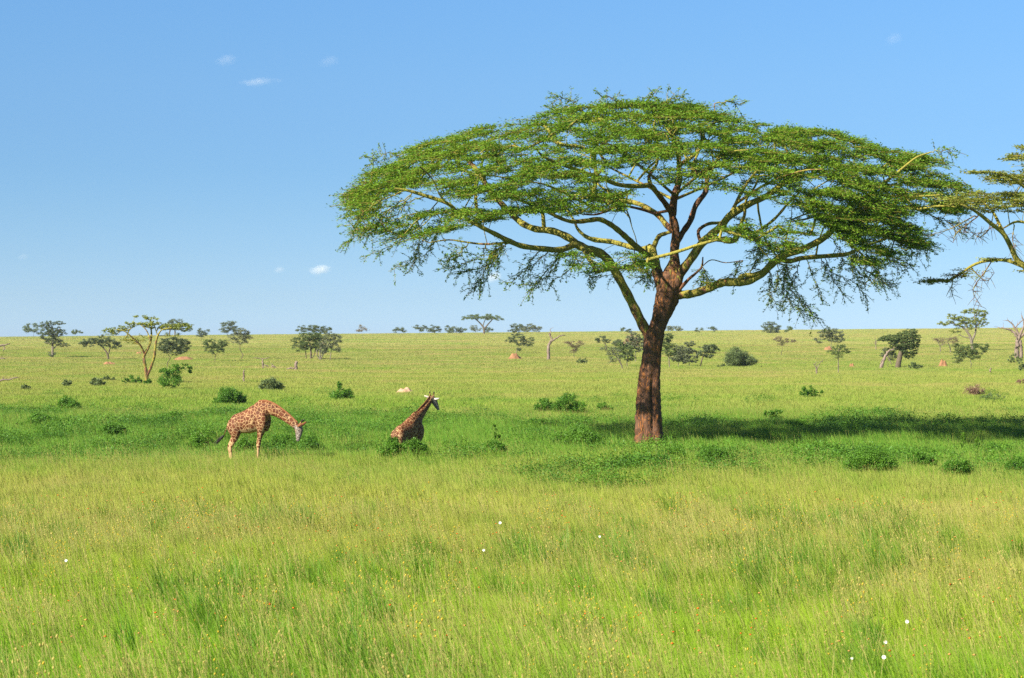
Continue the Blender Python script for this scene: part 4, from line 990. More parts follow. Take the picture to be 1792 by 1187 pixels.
    make_bush('dark bush cut by the right edge below the large dead tree', 1792, 650, 9, 30, 'shrub_grey', None, 5, name='edge_bush', cat='bush', grain=2.4)
    make_bush('faded brown dry bush in the grass near the right edge', 1702, 694, 24, 18, 'shrub_brown', None, 7, name='brown_bush', cat='bush', grain=2.4, h0=.05, dens=.6)
    make_bush('wispy dull green bush right of the brown bush', 1738, 701, 22, 12, 'shrub_grey', None, 5, name='wispy_bush', cat='bush', grain=2.2, dens=.5)
    make_bush('little brown bush at the right edge above the brown bush', 1786, 672, 8, 8, 'shrub_brown', None, 3, name='little_bush', cat='bush', grain=2.2)
    make_bush('bright green sprawling bush right of the big trunk', 1418, 697, 15, 22, 'shrub', None, blobs=[(1413, 681, 9, 5), (1422, 690, 9, 6), (1410, 688, 7, 6), (1434, 686, 5, 3), (1420, 693, 13, 3)], name='sprawling_bush', cat='bush')
    make_bush('dark jagged bush just behind the tree shadow', 1352, 737, 15, 24, 'shrub', None, blobs=[(1348, 727, 9, 6), (1358, 722, 7, 6), (1355, 732, 12, 4), (1340, 723, 4, 3)], name='jagged_bush', cat='bush')
    for a in [('low green bush, nearer of two by the jagged bush', 1395, 756, 24, 16), ('low wide green bush behind the left end of the shadow', 1450, 752, 26, 10), ('low green bush, left of a pair at the right', 1636, 757, 26, 12), ('low green bush, right of a pair at the right', 1680, 749, 20, 11),
              ('bright green bush, largest in the wet belt at the right', 1520, 829, 42, 34), ('bright green bush right of the largest belt bush', 1610, 822, 22, 26), ('green bush lowest in the wet belt at the right', 1675, 836, 24, 26), ('rounded green bush right of the big trunk in the belt', 1250, 812, 34, 22),
              ('green bush at the left foot of the big trunk', 1178, 808, 24, 18), ('dark green bush in the belt midway between giraffe and trunk', 1005, 786, 40, 32), ('dark green bush in front of the rump of the giraffe looking away', 689, 806, 25, 36), ('green bush in front of the shoulder of the giraffe looking away', 727, 806, 25, 34), ('green bush in the belt right of the giraffe looking away', 862, 800, 26, 24), 
              ('green bush behind the left edge belt', 113, 722, 24, 20), ('dark bush under the belly of the grazing giraffe', 432, 795, 18, 24), ('dark bush beneath the muzzle of the grazing giraffe', 538, 792, 22, 20), ('green bush in front of the grazing giraffe chest', 497, 785, 24, 20),
              ('bush left of the tail of the grazing giraffe', 350, 785, 22, 20), ('low dark bush at the left of the wet belt', 68, 750, 34, 20), ('bush in the wet belt above the left foreground', 200, 765, 30, 18), ('small bush in the left belt behind the giraffe tail', 300, 745, 26, 18),
              ('small dark bush behind the right part of the belt', 940, 752, 26, 14), ('low bush at the foot of the right slope', 1745, 800, 26, 20), ('low bush at the far right of the belt', 1780, 830, 20, 22)]:
        if 'looking away' not in a[0]: a = a[:3] + (a[3] * 1.15, a[4] * 1.12)
        make_bush(*a, 'shrub', 'bushes of the green wet belt', 9, name='belt_bush', cat='bush', grain=3.4, h0=0.1, dens=1.1)
    # thorny upright plants
    for a in [('upright pale leaved weed in the belt left of the big trunk', 866, 778, 9, 34), ('dark upright weed sticking up at the right of the belt', 1686, 790, 7, 36), ('second dark upright weed at the right of the belt', 1712, 790, 7, 26)]:
        make_bush(*a, 'weed', None, 4, name='tall_weed', cat='weed', grain=3.2, dens=.5, shoots=1.2)
    # dead wood
    dead_tree('bare pale dead tree with one long arm reaching right, near the centre', (960, 630), [[(960, 631, 3.2), (960, 618, 3), (960, 608, 2.6), (962, 600, 2.2)], [(962, 602, 2.2), (965, 594, 1.8), (963, 588, 1.4), (961, 583, .9)], [(964, 598, 2), (971, 593, 1.5), (979, 589, 1.1), (988, 587, .7)], [(963, 588, .9), (964, 580, .7), (963, 576, .4)]], group=GD, twigs=.5)
    dead_tree('crooked dead tree stump with short arms left of centre', (461, 644), [[(461, 645, 1.6), (460, 634, 1.4), (459, 628, 1)], [(460, 629, .8), (450, 626, .6), (445, 626, .4)], [(460, 629, .8), (470, 626, .5)], [(461, 638, 1), (467, 640, 1), (469, 643, .8)]], group=GD, twigs=0)
    dead_tree('fallen dark dead branch lying in the grass', (481, 645), [[(475, 639, .8), (480, 642, 1.5), (486, 645, 1.3)], [(478, 641, .8), (475, 637, .5)]], name='fallen_branch', cat='fallen branch', group=GD, twigs=0, h0=0)
    dead_tree('short thick grey stump standing alone left of centre', (518, 647), [[(518, 648, 3.2), (518, 640, 2.8), (519, 633, 2.2)], [(516, 645, 1.4), (508, 645, 1.2), (502, 645, .8)]], name='tree_stump', cat='tree stump', group=GD, twigs=0)
    dead_tree('tall thin grey post like stump in the grass', (427, 667), [[(427, 668, 1.8), (426.5, 658, 1.6), (427, 649, 1.4)], [(427, 651, .7), (429, 647, .5)]], name='tree_stump', cat='tree stump', group=GD, twigs=0)
    dead_tree('small dead tree forked like antlers at the right', (1429, 656), [[(1429, 657, 1.2), (1429, 649, 1.3), (1430, 645, 1)], [(1430, 646, .8), (1434, 638, .6), (1439, 632, .4)], [(1430, 647, .9), (1426, 640, .6), (1423, 637, .4)]], group=GD, twigs=.6)
    dead_tree('thin bare sapling in front of the right hand slope', (1533, 612), [[(1533, 613, .8), (1533, 603, .7), (1531, 597, .5)], [(1533, 603, .5), (1528, 598, .3)], [(1533, 601, .5), (1536, 596, .3)]], group=GD, twigs=.5)
    dead_tree('small tan stump near the far right mound', (1733, 652), [[(1733, 653, 1.6), (1733, 648, 1.4), (1734, 644, 1)]], name='tree_stump', cat='tree stump', group=GD, twigs=0)
    # bare tree reaching in from beyond the left edge
    dead_tree('bare dead tree whose pale branches reach in at the left edge', (-45, 690), [[(-45, 692, 6), (-44, 660, 5), (-46, 630, 4.5), (-40, 612, 3.5)], [(-40, 615, 2.4), (-20, 610, 1.8), (0, 605, 1.4), (17, 602, .8)], [(-44, 635, 2.2), (-20, 630, 1.4), (-5, 627.5, 1), (8, 628, .8)],
               [(-44, 672, 2.6), (-20, 669, 2), (5, 666, 1.6), (30, 661, 1)], [(-5, 605, 1), (8, 607, .9), (6, 613, .7)]], group=GD)
    # tree beyond the left edge that throws the strip of shade onto the grass there
    T_('shade_tree', 'tree', 'acacia just beyond the left edge, throwing a strip of shade on the grass', (-170, 712), [(-210, 590, 60, 12), (-150, 582, 60, 12), (-112, 592, 50, 12), (-180, 600, 70, 12), (-88, 602, 30, 8)], 'fever', 'bark', group=GP, grain=4, tw=1.4, dens=3, cluster=1.4)
    # earth mounds
    mound('orange earth mound under the dark layered acacia', 901, 628, 15, 9)
    mound('small dome of orange earth near the right edge', 1649, 641, 11, 11, peaks=2)
    mound('red earth mound behind the slender airy tree', 1450, 613, 11, 6)
    mound('low small orange mound left of the big leafy tree', 1491, 641, 6, 5, peaks=2)
    mound('pale pinkish earth mound behind the giraffe looking away', 709, 686, 19, 3, 'palemound', peaks=9)
    mound('low reddish mound right of the dense round tree', 321, 629, 22, 3, peaks=6)
    mound('faint reddish mound left of the yellow acacia', 191, 637, 14, 2, peaks=5)
    mound('low worn mound just left of the yellow acacia stem', 244, 619, 8, 2, peaks=3)
build_plain()

def right_tree():
    """the second fever tree: its trunk stands outside the frame, its branches reach in"""
    rng = np.random.default_rng(5)
    base = ray_ground(1935, 800); D = base[1]; s = F / D
    root = empty('yellow_branched_acacia', tuple(base)); tag(root, 'yellow limbed sparse acacia reaching in over the right edge of the view', 'tree')
    sk = Skel()
    def limb(tr, parent=True, n=4):
        B = catmull(np.array([(a, b, c, d) for a, b, c, d in tr], float), n)
        P = [at(b[0], b[1], D + b[2]) for b in B]; R = [b[3] / s for b in B]
        j = sk.nearest(P[0]) if sk.P and parent else None
        sk.chain(j, P if j is None else P[1:], R if j is None else R[1:], 0.15)
    limb([(1935, 805, 0, 22), (1930, 720, 0, 19), (1938, 640, 0, 17), (1925, 560, 0, 15), (1905, 520, 0, 12)])
    limb([(1905, 520, 0, 10), (1860, 492, 0, 8), (1820, 478, -.2, 7), (1800, 470, -.3, 6), (1780, 455, -.4, 5), (1768, 430, -.6, 4.4), (1755, 408, -.8, 4), (1735, 392, -1, 3.6), (1718, 378, -1.2, 3), (1700, 366, -1.4, 2.2), (1680, 358, -1.6, 1.4)])
    limb([(1800, 470, -.3, 4), (1785, 464, 0, 3.6), (1765, 457, .3, 3), (1745, 455, .6, 2.8), (1720, 458, 1, 2.6), (1700, 466, 1.2, 2.4), (1680, 480, 1.5, 2.2), (1662, 490, 1.7, 2), (1640, 492, 1.9, 1.4), (1612, 493, 2, .6)])
    limb([(1765, 425, -.6, 3.4), (1750, 395, .2, 3), (1740, 375, .8, 2.4), (1728, 360, 1.2, 1.8), (1712, 350, 1.6, 1.2)])
    limb([(1905, 520, 0, 9), (1880, 450, -.5, 8), (1850, 400, -1, 6), (1820, 350, -1.5, 4), (1790, 325, -2, 3), (1765, 308, -2.4, 2), (1735, 301, -2.8, 1), (1700, 300, -3, .5)])
    limb([(1905, 520, 0, 9), (1930, 440, 1, 8), (1940, 380, 2, 6), (1990, 330, 3, 4), (2060, 300, 4, 2)])
    limb([(1850, 400, -1, 4), (1815, 395, -1.4, 3), (1780, 388, -1.8, 2.2), (1755, 400, -2, 1.2)])
    limb([(1850, 400, -1, 4), (1840, 340, 0, 3), (1820, 300, 1, 2), (1795, 275, 1.5, 1.2)])
    limb([(1930, 440, 1, 6), (1900, 370, 3, 5), (1880, 310, 5, 3), (1900, 270, 6, 2)])
    n_tr = len(sk.chains)
    pads = []
    def region(x0, x1, y0, y1, n, v0, v1, slope=0):
        for _ in range(n):
            x = rng.uniform(x0, x1); pads.append(at(x, rng.uniform(y0, y1) + (x - x0) * slope, D + rng.uniform(v0, v1)))
    region(1665, 1800, 338, 352, 40, -3, 3); region(1655, 1700, 345, 362, 12, -2, 2); region(1700, 1800, 352, 372, 26, -3, 3); region(1725, 1800, 308, 318, 16, -3, 1); region(1745, 1800, 316, 324, 8, -3, 1)
    region(1700, 1760, 297, 302, 9, -3, -2, .12); region(1765, 1800, 272, 282, 8, 0, 2, -.1); region(1615, 1662, 491, 496, 7, 1.8, 2.2, -.06); region(1655, 1690, 474, 486, 4, 1.2, 1.8)
    region(1735, 1755, 452, 457, 4, .4, .8); region(1790, 1830, 470, 480, 8, -1, 1); region(1795, 2080, 255, 330, 170, -10, 10); region(1795, 2080, 330, 380, 60, -10, 10)
    for p in pads:
        j = sk.nearest(p)
    org = at(1905, 520, D)
    sk.grow(np.array(pads), org, 0.5, rng, sag=0.05, jit=0.1, outward=0.6)
    # bare hanging twigs
    tw = []
    for d in [[(1710, 380), (1690, 395), (1672, 410), (1668, 425)], [(1705, 378), (1680, 392), (1660, 402), (1640, 408)], [(1735, 458), (1722, 478), (1706, 500), (1704, 515), (1718, 537)], [(1668, 487), (1666, 502), (1666, 520)],
              [(1745, 392), (1730, 402), (1712, 410)], [(1700, 470), (1725, 492), (1740, 478)], [(1775, 395), (1772, 420), (1778, 440)], [(1690, 485), (1670, 480), (1655, 482)], [(1730, 403), (1715, 415), (1702, 408)]]:
        B = catmull(np.array(d, float), 4); P = np.array([at(b[0], b[1], D - .5) for b in B]); A = np.array(sk.P)
        Ax = A[:, 0] / A[:, 1] * F + CX; Ay = HY - (A[:, 2] - CAMH) / A[:, 1] * F
        j = int(np.argmin((Ax - d[0][0]) ** 2 + (Ay - d[0][1]) ** 2)); P[:, 1] = A[j][1]
        P = np.array([at(b[0], b[1], A[j][1]) for b in B])
        idx = sk.chain(j, P, np.linspace(0.03, 0.012, len(P)), 0.5)
        for q in range(2, len(P)):
            for _ in range(2):
                w = rng.normal(0, 1, 3); w /= np.linalg.norm(w); sk.chain(idx[q], [P[q] + w * 0.25 + [0, 0, -.05], P[q] + w * .5 + [0, 0, -.15]], [0.012, 0.007], .6)
    r = sk.radii(0.013, 0.42)
    sk.tubes(r, sk.chains[:n_tr]).build('limb', M['bark'], root)
    t = sk.tubes(r, sk.chains[n_tr:]); LV = []
    for p in pads:
        for _ in range(5):
            az = rng.uniform(0, 6.283); d = np.array([math.cos(az), math.sin(az), rng.uniform(-.1, .12)]); L = rng.uniform(.35, .85)
            T = np.array([p, p + d * L * .5, p + d * L]); t.add(T, [.016, .012, .008], 3, .4); k = 12
            C = T[0] + (T[2] - T[0]) * rng.uniform(.2, 1.1, k)[:, None] + rng.normal(0, 1, (k, 3)) * [.12, .12, .045]
            LV.append(leaf_quads(C, .17, .07, rng, .5)[0])
    t.build('branches', M['bark'], root)['kind'] = 'stuff'
    leaf_obj('crown', np.vstack(LV), M['olive'], root)
right_tree()

# ------------------------------------------------------------------ giraffes
def mat_coat():
    m, nt, out = new_mat('giraffe_coat')
    tc = N(nt, 'ShaderNodeTexCoord'); co = tc.outputs['Object']
    nz = N(nt, 'ShaderNodeTexNoise'); nz.inputs['Scale'].default_value = 9; nz.inputs['Detail'].default_value = 2; nt.links.new(co, nz.inputs['Vector'])
    off = N(nt, 'ShaderNodeVectorMath', operation='SCALE'); nt.links.new(nz.outputs['Color'], off.inputs[0]); off.inputs['Scale'].default_value = 0.075
    add = N(nt, 'ShaderNodeVectorMath', operation='ADD'); nt.links.new(co, add.inputs[0]); nt.links.new(off.outputs[0], add.inputs[1])
    vo = N(nt, 'ShaderNodeTexVoronoi', feature='DISTANCE_TO_EDGE'); vo.inputs['Scale'].default_value = 6.6; nt.links.new(add.outputs[0], vo.inputs['Vector'])
    vc = N(nt, 'ShaderNodeTexVoronoi', feature='F1'); vc.inputs['Scale'].default_value = 6.6; nt.links.new(add.outputs[0], vc.inputs['Vector'])
    fine = noise(nt, co, 40, 3, 0.6)
    spread = N(nt, 'ShaderNodeAttribute', attribute_name='pale').outputs['Fac']   # 0 patches, 1 plain pale coat
    face = N(nt, 'ShaderNodeAttribute', attribute_name='face').outputs['Fac']
    warm = N(nt, 'ShaderNodeAttribute', attribute_name='warm').outputs['Fac']
    d = math_(nt, 'ADD', vo.outputs['Distance'], math_(nt, 'MULTIPLY', math_(nt, 'SUBTRACT', fine, 0.5), 0.06))
    th = math_(nt, 'ADD', math_(nt, 'MULTIPLY', spread, 0.5), 0.042)
    patch = N(nt, 'ShaderNodeMapRange'); patch.inputs[1].default_value = -0.012; patch.inputs[2].default_value = 0.03
    nt.links.new(math_(nt, 'SUBTRACT', d, th), patch.inputs[0])
    brown = mixc(nt, mapr(nt, vc.outputs['Color'], 0.2, 0.8), (0.070, 0.020, 0.007), (0.120, 0.034, 0.011))
    brown = mixc(nt, mapr(nt, vc.outputs['Distance'], 0.0, 0.55, 0.55, 0.0), brown, (0.10, 0.03, 0.012))
    cream = mixc(nt, warm, (0.41, 0.285, 0.15), (0.40, 0.21, 0.075))
    cream = mixc(nt, mapr(nt, fine, 0.35, 0.65, 0, 0.35), cream, (0.25, 0.14, 0.065))
    c = mixc(nt, patch.outputs[0], cream, brown)
    fc = mixc(nt, mapr(nt, noise(nt, co, 22, 3, 0.6), 0.42, 0.58), (0.30, 0.25, 0.21), (0.07, 0.05, 0.04))
    c = mixc(nt, face, c, fc)
    p = N(nt, 'ShaderNodeBsdfPrincipled'); nt.links.new(c, p.inputs['Base Color']); p.inputs['Roughness'].default_value = 0.7
    p.inputs['Specular IOR Level'].default_value = 0.2
    nt.links.new(p.outputs[0], out.inputs[0])
    return m
M['coat'] = mat_coat()
M['mane'] = mat_flat('mane', (0.20, 0.075, 0.028), 0.8, 0, 0.25, 20)
M['darkhair'] = mat_flat('dark_hair', (0.022, 0.016, 0.014), 0.7, 0, 0.3, 30)
M['ear'] = mat_flat('ear', (0.55, 0.49, 0.40), 0.7, 0.1, 0.1, 20)
M['eye'] = mat_flat('eye', (0.008, 0.006, 0.005), 0.15, 0, 0.1, 5)
M['hoof'] = mat_flat('hoof', (0.06, 0.045, 0.035), 0.6, 0, 0.2, 20)

def loft(P, RW, RH, k=16, up=(0, 0, 1), n=4):
    B = catmull(np.column_stack([P, RW, RH]), n)
    tb = Tubes(); tb.add(B[:, :3], np.maximum(B[:, 3], 0.004), k, 0, True, np.maximum(B[:, 4], 0.004), up)
    return tb

def build_giraffe(label, loc, yaw, pose):
    """pose: local coordinates, +x forward, +y to its left, +z up; rows are x, y, z, half width, half height"""
    root = empty('giraffe', tuple(loc)); root.rotation_euler = (0, 0, yaw); root.scale = (pose.get('scale', 1),) * 3
    tag(root, label, 'giraffe', 'giraffes')
    V = []; Q = []; T = []; n = 0
    for key, up in (('trunk', (0, 0, 1)), ('neck', (0, 0, 1)), ('head', pose.get('head_up', (0, 0, 1))), ('jaw', pose.get('head_up', (0, 0, 1))), ('shoulder', (1, 0, 0)), ('shoulder2', (1, 0, 0)),
                    ('front_leg', (1, 0, 0)), ('front_leg2', (1, 0, 0)), ('hind_leg', (1, 0, 0)), ('hind_leg2', (1, 0, 0)), ('tail', (1, 0, 0)), ('horn', (1, 0, 0)), ('horn2', (1, 0, 0)), ('hump', (0, 0, 1))):
        if key not in pose: continue
        A = np.array(pose[key], float)
        tb = loft(A[:, :3], A[:, 3], A[:, 4], 18, up)
        v, qs, _ = tb.arrays()
        V.append(v); Q.append(qs[0] + n); T.append(qs[1] + n); n += len(v)
    me = mesh_np('body', np.vstack(V), [np.vstack(Q), np.vstack(T)], M['coat'], smooth=True)
    tmp = link(bpy.data.objects.new('body_cage', me))
    md = tmp.modifiers.new('r', 'REMESH'); md.mode = 'VOXEL'; md.voxel_size = 0.018
    sm = tmp.modifiers.new('s', 'SMOOTH'); sm.iterations = 5; sm.factor = 0.5
    dg = bpy.context.evaluated_depsgraph_get()
    bm_ = bpy.data.meshes.new_from_object(tmp.evaluated_get(dg)); bm_.name = 'body'
    bpy.data.objects.remove(tmp)
    co = np.empty(len(bm_.vertices) * 3, np.float32); bm_.vertices.foreach_get('co', co); co = co.reshape(-1, 3)
    nrm = np.empty(len(bm_.vertices) * 3, np.float32); bm_.vertices.foreach_get('normal', nrm); nrm = nrm.reshape(-1, 3)
    x, y, z = co.T
    pale = np.clip((0.95 - z) / 0.75, 0, 0.55)                                   # lower legs plain
    hd = np.array(pose['head'], float)
    dh = np.min(np.linalg.norm(co[:, None] - catmull(hd[:, :3], 4)[None], axis=2), 1)
    is_head = dh < 0.22
    legs = z < 1.0
    belly = np.clip((-nrm[:, 2] - 0.35) * 1.4, 0, 0.7) * (z < 1.6) * (z > 0.9) * (~is_head)
    inner = np.clip((0.16 - np.abs(y)) * 4, 0, 0.5) * (z < 1.15)
    pale = np.maximum(np.maximum(pale * legs, belly), inner * legs)
    face = np.clip((0.20 - dh) * 12, 0, 1)
    t0 = hd[0, :3]; ax = hd[-1, :3] - t0; ax = ax / np.linalg.norm(ax)
    along = (co - t0) @ ax
    face *= np.clip(along * 9 + 0.2, 0, 1)
    warm = np.clip((z - 1.0) / 1.2, 0, 1) * 0.6 + 0.35 * (z < 1.3)
    for nm, a in (('pale', pale), ('face', face), ('warm', warm)):
        at_ = bm_.attributes.new(nm, 'FLOAT', 'POINT'); at_.data.foreach_set('value', a.astype(np.float32))
    bm_.polygons.foreach_set('use_smooth', np.ones(len(bm_.polygons), bool))
    bm_.materials.clear(); bm_.materials.append(M['coat'])
    link(bpy.data.objects.new('body', bm_), root)
    def part(name, tb, mat, lab=None):
        v, qs, ag = tb.arrays()
        o = link(bpy.data.objects.new(name, mesh_np(name, v, qs, M[mat], smooth=True, attrs={'age': ag})), root)
        if lab: o['label'] = lab
        return o
    A = np.array(pose['mane'], float); part('mane', loft(A[:, :3], A[:, 3], A[:, 4], 8), 'mane', 'short upright red brown mane')
    rng = np.random.default_rng(3)
    if 'tuft' in pose:
        tb = Tubes(); a, b = np.array(pose['tuft'][0], float), np.array(pose['tuft'][1], float)
        tb.add(catmull(np.array([a, a + (b - a) * .35, a + (b - a) * .75, b]), 3), np.interp(np.linspace(0, 1, 10), [0, .3, .8, 1], [.025, .055, .045, .01]), 8, 0, True)
        for _ in range(46):
            e = b + rng.normal(0, 0.055, 3) + (b - a) * rng.uniform(-.35, .22); m_ = a + (b - a) * .35 + rng.normal(0, .03, 3)
            tb.add(catmull(np.array([a, m_, e]), 3), np.linspace(.012, .004, 7), 3, 0)
        part('tail_tuft', tb, 'darkhair', 'bushy black tail tuft')
    for e in pose['ears']:
        E = np.array(e, float); part('ear', loft(E[:, :3], E[:, 3], E[:, 4], 10), pose.get('ear_mat', 'ear'))
    for e in pose['eyes']:
        c = np.array(e, float); tb = Tubes(); t = np.linspace(-1, 1, 7)
        tb.add(np.array([[c[0], c[1] + q * 0.028, c[2]] for q in t]), 0.028 * np.sqrt(np.clip(1 - t * t, .01, 1)), 10, 0, True); part('eye', tb, 'eye')
    for e in pose['horn_tips']:
        E = np.array(e, float); part('ossicone', loft(E[:, :3], E[:, 3], E[:, 4], 8), 'darkhair', 'black tufted horn tip')
    for leg in ('front_leg', 'front_leg2', 'hind_leg', 'hind_leg2'):
        f = np.array(pose[leg][-1], float); tb = Tubes()
        tb.add(np.array([f[:3] + [0.01, 0, .06], f[:3] + [.03, 0, .0], f[:3] + [.045, 0, -.07]]), [.062, .075, .085], 12, 0, True, [.062, .085, .10], (1, 0, 0)); part('hoof', tb, 'hoof')
    return root

def pose_grazing():
    p = {}
    p['trunk'] = [(-1.30, 0, 1.72, .05, .06), (-1.24, 0, 1.66, .20, .26), (-1.08, 0, 1.64, .28, .36), (-.85, 0, 1.66, .30, .42), (-.55, 0, 1.70, .33, .48), (-.25, 0, 1.79, .34, .52), (.02, 0, 1.92, .31, .55), (.25, 0, 2.05, .26, .52), (.42, 0, 2.08, .22, .42), (.55, 0, 2.05, .12, .26)]
    p['hump'] = [(-.35, 0, 2.12, .08, .06), (-.1, 0, 2.33, .10, .12), (.10, 0, 2.42, .11, .17), (.30, 0, 2.40, .12, .18), (.5, 0, 2.30, .12, .14)]
    p['neck'] = [(.10, 0, 2.12, .20, .36), (.36, 0, 2.24, .19, .34), (.60, .0, 2.25, .165, .27), (.85, .0, 2.17, .14, .225), (1.10, 0, 2.04, .125, .20), (1.35, .0, 1.88, .11, .175), (1.58, .0, 1.72, .10, .155), (1.76, .0, 1.58, .10, .14), (1.86, 0, 1.50, .09, .12)]
    p['head'] = [(1.80, 0, 1.60, .085, .11), (1.90, -.01, 1.50, .125, .15), (1.93, -.02, 1.38, .12, .155), (1.92, -.03, 1.24, .09, .125), (1.90, -.04, 1.12, .068, .095), (1.885, -.045, 1.02, .066, .085), (1.88, -.05, .95, .055, .065)]
    p['jaw'] = [(1.80, 0, 1.45, .07, .09), (1.83, -.02, 1.28, .06, .07), (1.84, -.04, 1.10, .05, .05), (1.86, -.05, .97, .045, .04)]
    p['head_up'] = (1, 0, 0)
    p['shoulder'] = [(.16, -.20, 2.10, .09, .22), (.24, -.23, 1.85, .12, .27), (.28, -.23, 1.58, .12, .22), (.24, -.20, 1.35, .10, .15)]
    p['shoulder2'] = [(.16, .20, 2.10, .09, .22), (.24, .23, 1.85, .12, .27), (.26, .23, 1.58, .12, .22), (.22, .20, 1.35, .10, .15)]
    p['front_leg'] = [(.26, -.21, 1.62, .12, .19), (.23, -.19, 1.36, .10, .15), (.19, -.17, 1.10, .082, .105), (.16, -.17, .90, .070, .085), (.14, -.17, .76, .076, .088), (.125, -.17, .62, .056, .062), (.11, -.17, .40, .045, .052), (.10, -.17, .20, .050, .058), (.10, -.17, .12, .055, .06), (.10, -.17, .07, .058, .065)]
    p['front_leg2'] = [(.22, .21, 1.62, .12, .19), (.12, .19, 1.36, .10, .15), (.02, .17, 1.10, .082, .105), (-.03, .17, .90, .070, .085), (-.05, .17, .76, .076, .088), (-.05, .17, .62, .056, .062), (-.04, .17, .40, .045, .052), (-.03, .17, .20, .050, .058), (-.02, .17, .12, .055, .06), (-.02, .17, .07, .058, .065)]
    def hind(y, dx):
        return [(-1.02 + dx * .2, y * .8, 1.78, .13, .24), (-1.02 + dx * .4, y, 1.55, .17, .31), (-.98 + dx * .6, y * 1.05, 1.30, .155, .27), (-.98 + dx * .8, y, 1.08, .115, .17), (-1.07 + dx, y, .88, .080, .11), (-1.18 + dx, y, .70, .058, .085), (-1.20 + dx, y, .58, .056, .072), (-1.17 + dx, y, .38, .044, .055), (-1.14 + dx, y, .18, .050, .058), (-1.12 + dx, y, .07, .056, .064)]
    p['hind_leg'] = hind(-.17, 0.03); p['hind_leg2'] = hind(.17, -.20)
    p['tail'] = [(-1.28, 0, 1.72, .035, .04), (-1.38, 0, 1.55, .028, .03), (-1.46, -.02, 1.35, .022, .022), (-1.56, -.03, 1.12, .018, .018)]
    p['tuft'] = [(-1.55, -.03, 1.14), (-1.88, -.06, .82)]
    p['mane'] = [(.05, 0, 2.585, .02, .035), (.35, 0, 2.60, .022, .05), (.62, 0, 2.53, .022, .055), (.90, 0, 2.40, .022, .055), (1.18, 0, 2.225, .022, .05), (1.45, 0, 2.03, .02, .05), (1.70, 0, 1.83, .02, .04), (1.84, 0, 1.72, .015, .03)]
    p['horn'] = [(1.93, -.05, 1.62, .03, .03), (2.01, -.06, 1.72, .026, .026), (2.06, -.07, 1.77, .026, .026)]
    p['horn2'] = [(1.93, .05, 1.62, .03, .03), (2.00, .06, 1.73, .026, .026), (2.05, .07, 1.79, .026, .026)]
    p['horn_tips'] = [[(2.04, -.068, 1.755, .03, .03), (2.09, -.075, 1.80, .034, .034), (2.12, -.078, 1.83, .02, .02)], [(2.03, .068, 1.77, .03, .03), (2.08, .075, 1.82, .034, .034), (2.11, .078, 1.85, .02, .02)]]
    p['ears'] = [[(1.90, -.11, 1.55, .02, .025), (1.99, -.19, 1.60, .022, .055), (2.10, -.24, 1.66, .018, .045), (2.16, -.27, 1.70, .006, .01)], [(1.90, .11, 1.55, .02, .025), (1.97, .19, 1.62, .022, .055), (2.06, .25, 1.70, .018, .045), (2.11, .28, 1.75, .006, .01)]]
    p['ear_mat'] = 'mane'; p['scale'] = 1.035
    p['eyes'] = [(1.955, -.125, 1.40), (1.955, .105, 1.40)]
    return p

